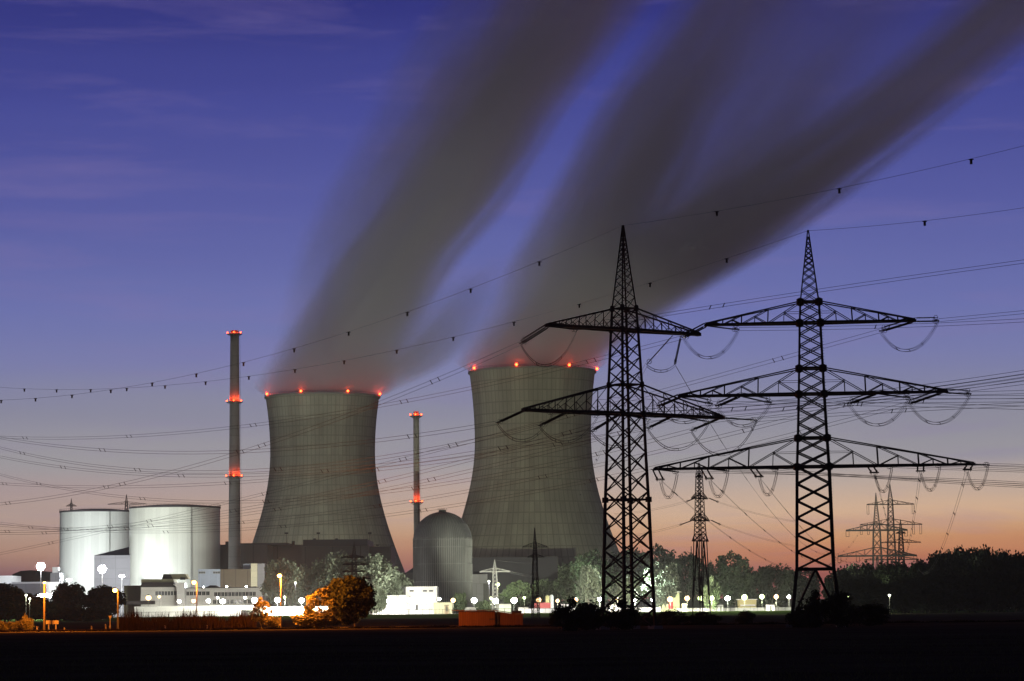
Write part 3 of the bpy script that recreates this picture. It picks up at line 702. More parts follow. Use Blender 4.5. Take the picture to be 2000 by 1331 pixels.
chimney('tall tapering concrete chimney with three red-lit rings', 458, 1590, 650, 1062, 17, 26, (652, 785, 931), 1)
chimney('thin straight chimney with two red-lit rings rising behind the domed reactor', 815, 1530, 808, 1020, 11.5, 13, (812, 981), 0)

# ------------------------------------------------------------------ buildings
def part_box(root, name, m, px0, px1, yt, Y, dep, yb=None, o=None, dz=0):
    x0 = P(px0, 1160, Y).x; x1 = P(px1, 1160, Y).x; pm = (px0+px1)/2
    zt = inv_z(pm, yt, Y); zb = inv_z(pm, yb, Y) if yb else -.3
    b = MB(); ox, oy = root.location.x, root.location.y
    b.box(x0-ox, x1-ox, Y-oy, Y+dep-oy, zb, zt); return b.obj(name, m, o or root)
def building(label, px, Y, name='building', cat='building', group=None):
    c = P(px, 1160, Y); return thing(name, label, cat, (c.x, Y, 0), 0, group)
def windows(root, wall, px0, px1, n, yt, yb, Y, frac=.62, m='glass', lit=()):
    x0 = P(px0, 1160, Y).x - root.location.x; x1 = P(px1, 1160, Y).x - root.location.x; st_ = (x1-x0)/n
    zt = inv_z((px0+px1)/2, yt, Y); zb = inv_z((px0+px1)/2, yb, Y); y = Y - root.location.y
    for i in range(n):
        a = x0 + st_*(i + (1-frac)/2); c = a + st_*frac
        b = MB(); b.box(a, c, y-.06, y+.1, zb, zt); wn = b.obj('window', MT['winlit'] if i in lit else MT[m], wall)
        b = MB(); t = .12
        b.box(a-t, c+t, y-.16, y-.062, zt, zt+t); b.box(a-t, c+t, y-.22, y-.062, zb-t, zb)
        b.box(a-t, a, y-.16, y-.062, zb, zt); b.box(c, c+t, y-.16, y-.062, zb, zt); b.box((a+c)/2-.05, (a+c)/2+.05, y-.12, y-.062, zb, zt)
        b.obj('frame', 'frame', wn)

def reactor(label, pc, Y, rpx, ytop):
    s = Y/F; c = P(pc, 1150, Y); H = inv_z(pc, ytop, Y); r = rpx*s
    root = thing('reactor_building', label, 'reactor building', (c.x, Y, 0), 0, 'light-grey cylindrical reactor buildings')
    b = MB(); b.lathe([(r, -.3), (r, H - .8)], 96, cap=False); b.obj('wall', 'cyl', root, smooth=True)
    b = MB(); b.lathe([(r + .35, H - 1.0), (r + .35, H), (r - .4, H + .05), (r*.5, H + 1.2), (.1, H + 1.6)], 96, cap=True); b.obj('roof', 'roofd', root)
    b = MB()
    for k in range(72):
        a = 2*math.pi*k/72; p = Vector((math.cos(a)*(r+.2), math.sin(a)*(r+.2), H)); b.bar(p, p + Vector((0, 0, 1.1)), .1)
    b.lathe([(r+.14, H+1.05), (r+.26, H+1.05), (r+.26, H+1.17), (r+.14, H+1.17), (r+.14, H+1.05)], 72, cap=False); b.obj('railing', 'fence', root)
    b = MB(); an = R_(-62); c_, s_ = math.cos(an), math.sin(an)
    for o_ in (-.3, .3): b.bar(((r+.5)*c_ - o_*s_, (r+.5)*s_ + o_*c_, 2), ((r+.5)*c_ - o_*s_, (r+.5)*s_ + o_*c_, H), .12)
    for q in range(3, int(H), 2): b.bar(((r+.5)*c_ - .3*s_, (r+.5)*s_ + .3*c_, q), ((r+.5)*c_ + .3*s_, (r+.5)*s_ - .3*c_, q), .1); 
    b.obj('ladder', 'steelfar', root)
    b = MB()
    for z in (H*.5, H*.82): b.bar((-r - 1.8, 0, z), (-r + .1, 0, z), .3)
    b.obj('bracket', 'steelfar', root)
    return root
reactor('left light-grey cylindrical reactor building, partly hidden by its twin', 189, 1740, 72, 999)
reactor('right light-grey cylindrical reactor building, the nearer twin beside the tall chimney', 341, 1600, 88, 991)
# annexe between them
r = building('grey-blue annexe with a sloping roof between the two cylindrical reactor buildings', 225, 1590, 'annexe_building')
x0, x1 = P(184, 1100, 1590).x - r.location.x, P(262, 1100, 1590).x - r.location.x; z0 = inv_z(220, 1085, 1590); z1 = inv_z(260, 1062, 1640)
b = MB(); b.box(x0, x1, 0, 60, -.3, z0); b.obj('wall', 'greyc', r)
b = MB(); i = 0; b.v = [Vector(p) for p in ((x0-.3, -.3, z0), (x1, -.3, z0), (x1, 60, z0), (x0-.3, 60, z0), (x1, 45, z1), (x1, 60, z1))]; b.f = [(0, 1, 4), (0, 4, 5, 3), (1, 2, 5, 4), (3, 5, 2), (0, 3, 2, 1)]; b.obj('roof', 'navy', r)
# machine hall
r = building('long dark machine hall with flat roof in front of the left cooling tower', 600, 1620, 'machine_hall')
part_box(r, 'wall', 'navy', 429.5, 466, 1064, 1630, 70)
part_box(r, 'wall', 'darkhall', 466, 522, 1063, 1600, 120)
part_box(r, 'wall', 'darkhall', 522, 720, 1064, 1640, 80)
part_box(r, 'wall', 'darkhall', 720, 764, 1068, 1655, 60)
part_box(r, 'roof_box', 'navy', 592, 718, 1054, 1634, 70, 1067)
part_box(r, 'roof', 'roofd', 464, 562, 1061, 1598, 130, 1064)
for q, t in ((440, 1058), (446, 1060), (570, 1057), (612, 1052), (655, 1052), (735, 1064)): part_box(r, 'vent', 'steelfar', q, q + 5, t, 1660, 4, 1066)
for q, Wf in ((548, 620000), (612, 260000), (715, 560000)):  # unseen floodlights added on the roof to light the left tower and its steam
    Yf = 1628; z = inv_z(q, 1063, 1640); x = P(q, 1060, Yf).x - r.location.x
    b = MB(); b.bar((x, 50, z - 1), (x, 50, z + 7), .25); b.box(x-1.1, x+1.1, 49.6, 50.4, z + 7, z + 8); fo = b.obj('added_roof_floodlight', 'steelfar', r)
    ld = bpy.data.lights.new('flood_light', 'SPOT'); ld.energy = Wf*.21; ld.color = (1, .985, .80); ld.shadow_soft_size = .8; ld.spot_size = R_(110); ld.spot_blend = .5
    lo = link('flood_light', ld, fo, (x, 51.5, z + 7.6)); lo.rotation_euler = Vector((-(r.location.x + x + 135)*.6, 200, 120)).to_track_quat('-Z', 'Y').to_euler()
# annexe of the hall at the left of the dome
r = building('low dark gabled link building between machine hall and domed reactor', 790, 1560, 'link_building')
x0, x1, x2 = [P(q, 1120, 1560).x - r.location.x for q in (764, 792, 812)]; b = MB(); b.box(x0, x2, 0, 25, -.3, inv_z(790, 1119, 1560)); b.obj('wall', 'darkhall', r)
b = MB(); b.prism([(x1, inv_z(792, 1119, 1560)), (x2, inv_z(792, 1119, 1560)), (x2, inv_z(810, 1106, 1560))], 0.2, 24); b.obj('roof', 'navy', r)
# hall right of the dome
r = building('big dark flat-roofed hall right of the domed reactor', 1010, 1560, 'turbine_hall')
part_box(r, 'wall', 'navy', 900, 1090, 1089, 1560, 80); part_box(r, 'roof', 'roofd', 899, 1091, 1088, 1559.5, 81, 1089.6)
part_box(r, 'annexe', 'greyc', 917, 952, 1122, 1500, 20, 1140); part_box(r, 'annexe', 'greyc', 921, 944, 1140, 1502, 20); part_box(r, 'annexe', 'darkhall', 944, 958, 1140, 1504, 30)
part_box(r, 'duct', 'greyc', 974, 1006, 1158, 1440, 20); part_box(r, 'duct', 'plainwhite', 1003, 1008, 1148, 1438, 5)
# domed reactor
s = 1450/F; c = P(865, 1150, 1450); r = 57*s; H = inv_z(865, 1000, 1450); zc = H - 55*s
D = thing('domed_reactor', 'old grey domed reactor with vertical ribs in front of the right cooling tower', 'reactor building', (c.x, 1450, 0))
b = MB(); b.lathe([(r, -.3), (r, zc*.5), (r, zc)], 96, cap=False); b.obj('wall', 'dome', D, smooth=True)
b = MB(); b.lathe([(r*math.cos(R_(q)), zc + (H-zc)*math.sin(R_(q))) for q in range(0, 91, 6)][:-1] + [(.05, H)], 96, cap=True); b.obj('dome', 'dome', D, smooth=True)
b = MB()
for k_ in range(84):
    a = 2*math.pi*k_/84; b.bar((math.cos(a)*(r+.05), math.sin(a)*(r+.05), .2), (math.cos(a)*(r+.05), math.sin(a)*(r+.05), zc + .5 + (k_ % 3)*.3), .42)
for q in range(0, 78, 11):
    for k_ in range(84):
        if k_ % (1 if q < 33 else 2 if q < 60 else 4): continue
        a = 2*math.pi*k_/84; pt = lambda e: (math.cos(a)*(r*math.cos(R_(e))+.05), math.sin(a)*(r*math.cos(R_(e))+.05), zc + (H-zc)*math.sin(R_(e)))
        b.bar(pt(q), pt(q + 11), .12)
for z in (zc*.22, zc*.45, zc*.68, zc*.9, zc): b.lathe([(r-.1, z), (r+.36, z), (r+.36, z+.25), (r-.1, z+.25)], 84, cap=False)
b.obj('rib', 'domerib', D)
b = MB(); b.lathe([(2.0, H-.3), (2.0, H+.9), (1.6, H+1.1)], 16)
for q in (-2.4, 2.4): b.bar((q, 0, H-.4), (q, 0, H+1.9), .12)
b.bar((-2.4, 0, H+1.9), (2.4, 0, H+1.9), .1); b.bar((-2.4, 0, H+1.2), (2.4, 0, H+1.2), .08); b.obj('roof_hatch', 'steelfar', D)
# small plant buildings left
r = building('small pale blue-white panelled building under the right cylindrical reactor', 408, 1480, 'panel_building')
w_ = part_box(r, 'wall', 'bluewhite', 387, 430, 1112, 1480, 30); windows(r, w_, 388, 401, 3, 1117, 1120.5, 1480, .8); windows(r, w_, 416, 430, 3, 1117, 1120.5, 1480, .8)
r = building('brown panelled building next to the cream stair tower', 460, 1482, 'panel_building')
part_box(r, 'wall', 'brown', 430.5, 489.5, 1112, 1482, 30)
part_box(r, 'roof_box', 'bluewhite', 475, 489, 1101.5, 1500, 10, 1112)  # pale blue box stands in for a blue light
r = building('cream and grey stair tower beside the brown panelled building', 503, 1470, 'stair_tower', 'tower')
part_box(r, 'wall', 'cream', 490, 502.5, 1101, 1470, 24); part_box(r, 'wall', 'greyc', 502.7, 517, 1101, 1470.3, 24)
# office block
r = building('long white office block with two window rows behind the fence', 440, 1380, 'office_building')
w1 = part_box(r, 'wall', 'white', 362, 501, 1149, 1380, 18); w2 = part_box(r, 'wall', 'white', 275, 358, 1147, 1376, 18); part_box(r, 'wall', 'olive', 242, 275, 1144, 1390, 14)
part_box(r, 'roof', 'roofd', 360, 502, 1147.5, 1379.5, 19, 1149)
windows(r, w1, 418, 500, 12, 1157, 1164.5, 1380, .8); windows(r, w1, 415, 500, 10, 1172, 1179.5, 1380, .7); windows(r, w1, 362, 410, 6, 1156, 1163, 1380, .8)
windows(r, w2, 303, 345, 7, 1155.5, 1163, 1376, .72)
def prism_px(root, name, m, pts, Y, dep):
    b = MB(); b.prism([(P(x, 1160, Y).x - root.location.x, inv_z(x, y, Y)) for x, y in pts], Y - root.location.y, Y + dep - root.location.y); return b.obj(name, m, root)
prism_px(r, 'roof', 'roofd', [(275, 1147), (345, 1147.3), (338, 1138), (276, 1138)], 1375.6, 18)
prism_px(r, 'roof_terrace', 'olive', [(275, 1138), (340, 1138), (338, 1131.5), (276, 1131.5)], 1378, 14)
rb_ = prism_px(r, 'plant_room', 'olive', [(316, 1131.5), (368, 1131.5), (362, 1121.5), (319, 1121.5)], 1384, 10)
prism_px(r, 'plant_room_roof', 'roofd', [(317, 1130.5), (337, 1130.5), (333, 1122.2), (320, 1122.2)], 1383.6, .3)
prism_px(r, 'corner_tower', 'plainwhite', [(346, 1190), (361, 1190), (361, 1139), (351, 1138), (338, 1141.5), (345, 1148)], 1373, 8)
b = prism_px(r, 'plant_room_window', 'glass', [(352, 1133), (362, 1133), (362, 1128), (352, 1128)], 1383.4, .3)
prism_px(r, 'stair_bay', 'white', [(500.5, 1190), (513, 1190), (513, 1148), (500.5, 1148)], 1378, 20)
part_box(r, 'canopy', 'roofd', 245, 300, 1174, 1368, 6, 1181)
prism_px(r, 'skylight', 'navy', [(400, 1148), (430, 1148), (421, 1143.6), (410, 1143.6)], 1388, 6)
part_box(r, 'roof_box', 'roofd', 483, 499, 1146, 1384, 6, 1149)
# white hall
r = building('bright floodlit white hall with flat roof in front of the domed reactor', 800, 1340, 'white_hall')
part_box(r, 'wall', 'white', 792.5, 853, 1146, 1340, 30); part_box(r, 'wall', 'greyc', 748, 792.5, 1146, 1344, 24, 1163); part_box(r, 'wall', 'white', 728, 792.3, 1163, 1336, 30)
part_box(r, 'annexe', 'olive', 847, 883, 1177, 1330, 12)
for q in (800, 812, 826, 838): part_box(r, 'door' if q == 812 else 'window', 'glass', q, q + (4 if q == 812 else 8), 1153 if q != 812 else 1182, 1339.8, .3, 1156 if q != 812 else 1192)
for q in (752, 764, 777): part_box(r, 'louvre', 'navy', q, q + 7, 1150, 1343.8, .3, 1156)
for q in (768, 774, 786): part_box(r, 'vent', 'plainwhite', q, q + 4, 1143.5, 1350, 3, 1146)
# low sheds, tanks, containers
def shed(label, px0, px1, yt, Y, m, name='shed', cat='shed', roof=True, dep=8, **k_):
    r = building(label, (px0+px1)/2, Y, name, cat); part_box(r, 'wall', m, px0, px1, yt, Y, dep)
    if roof: part_box(r, 'roof', 'roofd', px0-1.2, px1+1.2, yt-1.0, Y-.6, dep+1.2, yt)
    return r
shed('long bright white flat shed under the street lamps right of the white hall', 907, 948, 1186.5, 1290, 'plainwhite')
shed('white storage shed behind the floodlit pale pylon', 974, 998, 1180, 1320, 'white')
shed('small bright white shed beside the red container', 1012, 1031, 1187, 1290, 'plainwhite')
r = shed('long red container under a street lamp near the white silo', 1043, 1075, 1177.5, 1300, 'redroof', 'container', 'container', roof=False, dep=4)
r = building('white cylindrical silo pair beside the red container', 1075, 1310, 'silo', 'silo')
for q, h_ in ((1069.5, 1163), (1077, 1162)):
    x = P(q, 1170, 1310).x - r.location.x; b = MB(); zt = inv_z(q, h_, 1310); b.lathe([(.95, -.3), (.95, zt - .6), (.3, zt)], 20, (x, 0, 0)); b.obj('tank', 'yellow' if q < 1072 else 'plainwhite', r, smooth=True)
r = building('yellow-lit single-storey building with overhanging flat roof and red door behind the trees', 1308, 1330, 'gatehouse')
w_ = part_box(r, 'wall', 'yellow', 1286, 1327, 1158, 1330, 10); part_box(r, 'roof', 'cream', 1284, 1331, 1155.6, 1328, 13, 1157.6)
part_box(r, 'door', 'red', 1305, 1314, 1175, 1329.7, .3, 1189.5); windows(r, w_, 1288, 1304, 3, 1161, 1165, 1330, .8)
r = building('low yellow-lit kiosk with white awning right of the green-lit tree', 1459, 1320, 'kiosk', 'kiosk')
part_box(r, 'wall', 'yellow', 1442, 1477, 1172, 1320, 6); part_box(r, 'awning', 'plainwhite', 1440, 1479, 1170.5, 1317, 9, 1172); part_box(r, 'counter', 'plainwhite', 1446, 1475, 1181, 1317, 2, 1184)
for lab, p0, p1, yt, Yw_, m_ in (('low white boundary wall glowing between stair tower and orange-lit tree', 514, 640, 1185.5, 1265, 'plainwhite'), 
        ('low pale wall behind the fence under the office block', 262, 500, 1184, 1275, 'white'), ('low pale panelled barrier along the right-hand lamp row', 1322, 1546, 1188, 1268, 'greyc'), ('low pale barrier between the red container and the corner-on pylon', 1030, 1290, 1188.5, 1268, 'greyc')):
    r = building(lab, (p0+p1)/2, Yw_, 'boundary_wall', 'wall', 'low walls behind the fence'); part_box(r, 'wall', m_, p0, p1, yt, Yw_, .4); part_box(r, 'coping', 'greyc', p0, p1, yt - .5, Yw_ - .1, .6, yt)
for lab, p0, p1, yt, m_ in (('small olive transformer cabinet left of the low white boundary wall', 503, 512, 1184, 'olive'), ('grey equipment container between the small dark pylon and the black bushes', 1096, 1112, 1181, 'greyc'), ('pale equipment container between the legs of the corner-on pylon', 1190, 1206, 1182, 'white'), ('yellowish equipment cabinet right of the yellow-lit building', 1332, 1340, 1180, 'yellow'),
        ('grey cabinet left of the yellow-lit kiosk', 1402, 1412, 1182, 'greyc'), ('white equipment container second left of the face-on pylon', 1497, 1512, 1182, 'white'), ('brown cabinet between the domed reactor and the white hall', 868, 876, 1183, 'brown')):
    r = shed(lab, p0, p1, yt, 1262, m_, 'equipment_container', 'container', dep=3); part_box(r, 'door', 'fence', (p0+p1)/2 - 1, (p0+p1)/2 + 2, yt + 2.5, 1261.9, .2, 1194)
# far left
r = building('low white flat-roofed block at the left edge', 8, 1700, 'storage_building'); part_box(r, 'wall', 'white', -30, 24, 1125, 1700, 30)
r = building('long low hall with brightly lit white roof edge at the far left', 50, 1560, 'storage_building')
part_box(r, 'wall', 'greyc', -60, 100, 1140.5, 1560, 30); part_box(r, 'roof_edge', 'plainwhite', 22, 90, 1137, 1559, 3, 1140.3); part_box(r, 'wall', 'white', 90, 116, 1137, 1558, 20)
r = building('white slim service tower at the left side of the left cylindrical reactor', 108, 1640, 'service_tower', 'tower')
part_box(r, 'wall', 'greyc', 98, 116, 1119, 1640, 12); part_box(r, 'roof_box', 'plainwhite', 102, 113, 1108, 1642, 6, 1119)
# wooden hut by the road
r = building('wooden board hut with pitched roof glowing orange by the road', 958, 524, 'wooden_hut', 'hut')
Yh = 524; zt = inv_z(930, 1195, Yh)
x = lambda q: P(q, 1210, Yh).x - r.location.x
b = MB(); b.prism([(x(896), -.2), (x(967), -.2), (x(967), inv_z(967, 1193.5, Yh)), (x(896), inv_z(896, 1193.5, Yh))], 0, 5); b.obj('wall', 'wood', r)
b = MB(); b.prism([(x(967.3), -.2), (x(1021), -.2), (x(1021), inv_z(1021, 1201, Yh)), (x(967.3), inv_z(967, 1194.5, Yh))], .3, 4.6); b.obj('wall', 'wood', r)
b = MB(); b.prism([(x(882), inv_z(882, 1193.3, Yh)), (x(962), inv_z(962, 1193, Yh)), (x(1024), inv_z(1024, 1201, Yh)), (x(1024), inv_z(1024, 1199.6, Yh)), (x(962), inv_z(962, 1191.2, Yh)), (x(882), inv_z(882, 1192, Yh))], -.7, 5.4); b.obj('roof', 'wood', r)
b = MB(); b.box(x(1000), x(1019), .5, 2.4, inv_z(1010, 1199, Yh), inv_z(1010, 1193, Yh)); b.obj('roof_box', 'roofd', r)
b = MB(); b.box(x(956), x(966.5), -.12, -.002, inv_z(960, 1210.5, Yh), inv_z(960, 1208.6, Yh)); b.obj('latch', 'fence', r)
b = MB(); b.box(x(969), x(974), .18, .298, 0, inv_z(960, 1197, Yh)); b.obj('door_post', 'bark', r)

# ------------------------------------------------------------------ fence
fr = thing('security_fence', 'long dark metal security fence with posts along the lit plant yard', 'fence', (0, 1208, 1.2))
x0, x1 = P(250, 1195, 1208).x, P(1560, 1190, 1208).x; nP = 98; st_ = (x1-x0)/nP; hz = inv_z(1000, 1189.3, 1208)
hz -= 1.2
b = MB(); b.box(-.09, .09, -.09, .09, 0, hz + .1); pm = b.mesh('post', 'fence')
for i in range(nP + 1): link('post', pm, fr, (x0 + st_*i, 0, .1))
b = MB(); b.box(x0, x1, -.05, .05, hz - .02, hz + .12); b.box(x0, x1, -.04, .04, .3, .38)
b.obj('rail', 'fence', fr)
b = MB()
for i in range(int((x1-x0)/.55)):
    if i % 3 == 0 or random.random() < .25: q = x0 + .55*i; b.box(q-.02, q+.02, .055, .08, .2, hz)
b.obj('mesh_panel', 'fence', fr)

# ------------------------------------------------------------------ lamps
def lamp(name, label, head, ground_dy=0, m='lampwhite', W=20000, col=(1, .95, .82), r=.7, arm=0, polem='pole', pr=.09, off=None, group=None, light=True, sx=1.05, sz=.95):
    root = thing(name, label, 'lamp', (head.x - arm, head.y, 0), 0, group)
    b = MB(); b.tube([(0, 0, 0), (0, 0, head.z*.5), (0, 0, head.z + (.15 if arm else -r*.6))], [pr*1.4, pr*1.1, pr], 8)
    if arm: b.tube([(0, 0, head.z + .1), (arm*.6, 0, head.z + .28), (arm, 0, head.z + .2)], pr*.7, 6)
    b.obj('pole', polem, root)
    b = MB(); b.ball((0, 0, 0), r, 12, 8, sx, sz); h = b.obj('lamp_head', m, root, (arm, 0, head.z))
    b = MB(); b.lathe([(r*sx*.5, r*sz*.85), (r*sx*.55, r*sz*1.1), (r*sx*.2, r*sz*1.35)], 10); b.obj('lamp_cap', 'fence', h)
    if light: point(h, off or (0, -1.2*r - .4, -.6*r), W, col, .3)
    return root
SG = 'street lamps in the plant yard'
spots = [ # px, py, material, W, r, label
 (290, 1168, 'lampwarm', 60000, 1.6, 'largest warm orange-white lamp in front of the olive end of the office block'),
 (311, 1166, 'lampwarm', 20000, .9, 'smaller warm lamp just right of the largest warm one, before the office block'),
 (350, 1175, 'lampwhite', 26000, 1.05, 'white lamp at the foot of the office block corner tower'),
 (378, 1174, 'lampwarm', 26000, 1.25, 'warm white lamp on a post just right of the corner tower'),
 (407, 1174, 'lampwhite', 24000, 1.2, 'white lamp before the left end of the two window rows'),
 (425, 1168, 'lampwhite', 8000, .6, 'small high white lamp before the upper window row of the office block'),
 (435, 1175, 'lampwhite', 30000, 1.5, 'broad white lamp before the middle of the office block windows'),
 (479, 1168, 'lampwhite', 10000, .75, 'small white lamp near the right end of the office block'),
 (497, 1173, 'lampwhite', 45000, 1.7, 'big white lamp behind the small orange-lit shrub'),
 (542, 1172, 'lampwhite', 45000, 1.5, 'big white lamp between the orange lamp post and the stair tower'),
 (556, 1167, 'lampgreen', 10000, .8, 'small greenish lamp right of the orange lamp post'),
 (589, 1173, 'lampwhite', 40000, 1.5, 'big white lamp left of the large orange-lit tree'),
 (602, 1168, 'lampgreen', 8000, .6, 'small greenish lamp touching the large orange-lit tree'),
 (760, 1174, 'lampwhite', 55000, 1.5, 'bright white lamp at the left end of the white hall'),
 (780, 1175, 'lampwhite', 45000, 1.2, 'bright white lamp before the grey inset of the white hall'),
 (800, 1172, 'lampwhite', 60000, 1.6, 'brightest white lamp before the middle of the white hall'),
 (828, 1176, 'lampwhite', 60000, 1.3, 'bright white lamp before the right half of the white hall'),
 (858, 1170, 'lampwhite', 20000, .9, 'white lamp at the right corner of the white hall'),
 (885, 1173, 'lampwarm', 24000, 1.3, 'round lamp on a post before the left foot of the domed reactor'),
 (926, 1173, 'lampwhite', 26000, 1.5, 'round lamp above the long bright white shed'),
 (959, 1169, 'lampgreen', 9000, .8, 'small greenish lamp left of the floodlit pale pylon'),
 (968, 1174, 'lampwhite', 30000, 1.6, 'big lamp at the foot of the floodlit pale pylon'),
 (1004, 1173, 'lampwhite', 26000, 1.6, 'big lamp right of the floodlit pale pylon'),
 (1024, 1168, 'lampgreen', 9000, .85, 'small greenish lamp above the small bright white shed'),
 (1052, 1172, 'lampwarm', 24000, 1.35, 'warm lamp above the red container'),
 (1089, 1174, 'lampwarm', 16000, 1.0, 'warm lamp right of the white silos'),
 (1125, 1172, 'lampwarm', 18000, 1.1, 'warm lamp shining between the black bushes left of the corner-on pylon'),
 (1171, 1171, 'lampwhite', 22000, 1.0, 'lamp beside the left leg of the corner-on pylon'),
 (1206, 1171, 'lampwarm', 18000, .8, 'lamp shining between the left legs of the corner-on pylon'),
 (1240, 1174, 'lampwhite', 22000, 1.0, 'lamp right behind the middle legs of the corner-on pylon'),
 (1275, 1172, 'lampwhite', 20000, 1.0, 'lamp beside the right leg of the corner-on pylon'),
 (1309, 1171, 'lampwarm', 28000, 1.6, 'lamp before the red door of the yellow-lit building'),
 (1342, 1169, 'lampwarm', 24000, 1.4, 'lamp right of the yellow-lit building'),
 (1368, 1169, 'lampgreen', 24000, 1.4, 'lamp at the foot of the mid-distance narrow pylon'),
 (1390, 1169, 'lampgreen', 30000, 1.4, 'lamp before the green-lit small tree'),
 (1421, 1169, 'lampwhite', 24000, 1.35, 'lamp below the tall round dark tree'),
 (1454, 1167, 'lampgreen', 28000, 1.6, 'lamp above the yellow-lit kiosk'),
 (1488, 1166, 'lampgreen', 24000, 1.4, 'lamp just right of the yellow-lit kiosk'),
 (1516, 1166, 'lampwarm', 24000, 1.25, 'lamp second left of the face-on pylon'),
 (1541, 1166, 'lampwhite', 16000, .9, 'last lamp beside the left leg of the face-on pylon')]
for i, (px, py, m, W, r, lab) in enumerate(spots):
    Yl = 1221 + (i * 37 % 34)
    if 740 < px < 860: Yl = 1318
    if 280 < px < 500: Yl = 1340
    c = {'lampwhite': (1, .97, .84), 'lampwarm': (1, .86, .62), 'lampgreen': (.92, 1, .62)}[m]
    h = P(px, py, Yl); lamp('street_lamp', lab, h, m=m, W=W*(.12 if 280 < px < 500 else .22 if 700 < px < 860 else 5.0 if 1100 < px < 1300 else 5.0 if 510 < px < 640 else 2.2 if px > 1300 else 1.0), col=c, r=r*.8, pr=.045, polem='fence', group=SG)
lamp('roof_lamp', 'small bright lamp on the office block roof before the brown panelled building', P(443, 1146.5, 1405), W=26000, col=(1, .9, .7), r=.45, off=(0, 3, .8), group='lamps on the office block roof')
lamp('roof_lamp', 'small bright lamp on the office block roof near the cream stair tower', P(481, 1146.5, 1405), W=60000, col=(1, .95, .75), r=.45, off=(1, 5, .8), group='lamps on the office block roof')
lamp('roof_lamp', 'small cold lamp on the office block roof under the pale blue-white panelled building', P(398, 1147, 1405), W=30000, col=(.75, .85, 1), r=.35, off=(0, 5, .8), group='lamps on the office block roof')
# tall floods
def mast(label, px, py, Y, W, r, aim, col=(.86, .91, 1), group='floodlight masts'):
    h = P(px, py, Y); root = thing('floodlight_mast', label, 'floodlight', (h.x, Y, 0), 0, group)
    b = MB(); b.tube([(0, 0, 0), (0, 0, h.z + 1)], [.32, .18], 10); b.obj('pole', 'pole', root)
    b = MB(); b.box(-2.6, 2.6, -.2, .2, h.z - .1, h.z + .15); b.obj('cross_beam', 'fence', root)
    for q, zq in ((0, 0), (-1.25, 0), (1.25, 0), (-.62, 1.05), (.62, 1.05), (-.62, -1.05), (.62, -1.05)):
        b = MB(); b.ball((0, 0, 0), r*.78, 12, 8, 1, 1); o = b.obj('floodlight', 'lampblue', root, (q, -.9, h.z + zq))
        b = MB(); b.box(-.9, .9, 1.2, 1.8, -.9, .9); b.obj('housing', 'fence', o)
        point(o, (0, -.6 - r, -.3), W/7*.025, col, .4)
    for tx in aim:
        ld = bpy.data.lights.new('flood_light', 'SPOT'); ld.energy = W*tx[2]; ld.color = tx[5] if len(tx) > 5 else col; ld.shadow_soft_size = .5; ld.spot_size = R_(tx[3]); ld.spot_blend = .3
        lo = link('flood_light', ld, root, (0, 2.5, h.z)); lo.rotation_euler = (Vector((tx[0], tx[1], tx[4])) - Vector((h.x, Y + 2.5, h.z))).to_track_quat('-Z', 'Y').to_euler()
    return root
mast('tall mast with a dazzling cold white floodlight at the far left', 80, 1107, 1420, 400000, 1.3, [(-226, 1620, 1.9, 38, 38, (1, 1, .90)), (-285, 1740, .5, 26, 25)])
mast('tall mast with a dazzling cold white floodlight before the sloping-roofed annexe', 200, 1112, 1500, 400000, 1.3, [(-262, 1700, .16, 60, 20)])
r = thing('floodlight_row', 'low row of dazzling white floodlights behind the orange-lit pole', 'floodlight', (P(90, 1163, 1190).x, 1190, 0))
h = P(90, 1163, 1190); b = MB(); b.box(-3.6, 3.6, .3, .5, h.z - .1, h.z + .1); b.bar((-3, .4, 0), (-3, .4, h.z), .2); b.bar((3, .4, 0), (3, .4, h.z), .2); b.obj('frame', 'fence', r)
for i, q in enumerate((-3.3, -2.0, -.8, .4, 1.6, 2.8, 3.6)):
    b = MB(); b.ball((0, 0, 0), (.55, .8, .95, .85, 1.0, 1.0, .5)[i], 10, 8, 1, .8); o = b.obj('floodlight', 'lampblue', r, (q, -.5, h.z + (.1 if i % 2 else -.25)))
    if i % 2: point(o, (0, -1.6, -.4), 12000, (.9, .92, 1), .4)
# unseen floods added low down to brighten the reactor walls
for px, py, Y, W, kf, lab in ((238, 1126, 1545, 420000, .05, 'added wall floodlight shining on the annexe and the nearer cylindrical reactor'), (135, 1133, 1655, 260000, .8, 'added low floodlight at the foot of the left cylindrical reactor'), (283, 1139, 1545, 260000, .09, 'added low floodlight at the foot of the right cylindrical reactor')):
    h = P(px, py, Y); root = thing('added_wall_floodlight', lab, 'floodlight', (h.x, Y, 0), 0, 'added low floodlights at the reactors')
    b = MB(); b.bar((0, 0, 0), (0, 0, h.z - .5), .25); b.obj('pole', 'plainwhite', root); b = MB(); b.ball((0, 0, 0), 1.0, 10, 8, 1.6, .7); o = b.obj('floodlight', 'lampblue', root, (0, 0, h.z)); point(o, (0, 2.4, 0), W*kf, (.9, .94, 1), .6)
lamp('flood_lamp', 'glaring yellow-green floodlight on a mast beside the floodlit pale pylon', P(972, 1142, 1314), m='lampgreen', W=9000, col=(.9, 1, .5), r=1.0)
ld = bpy.data.lights.new('flood_light', 'SPOT'); ld.energy = 0.8e6; ld.color = (1, 1, .72); ld.shadow_soft_size = .5; ld.spot_size = R_(44); ld.spot_blend = .6  # extra spot added on this mast to light the right tower and its steam
fl_ = [o for o in bpy.data.objects if o.name.startswith('flood_lamp')][0]; h = P(972, 1142, 1314); lo = link('flood_light', ld, fl_, (0, 2.0, h.z))
lo.rotation_euler = (Vector((14, 1700, 105)) - Vector((h.x, 1316, h.z))).to_track_quat('-Z', 'Y').to_euler()
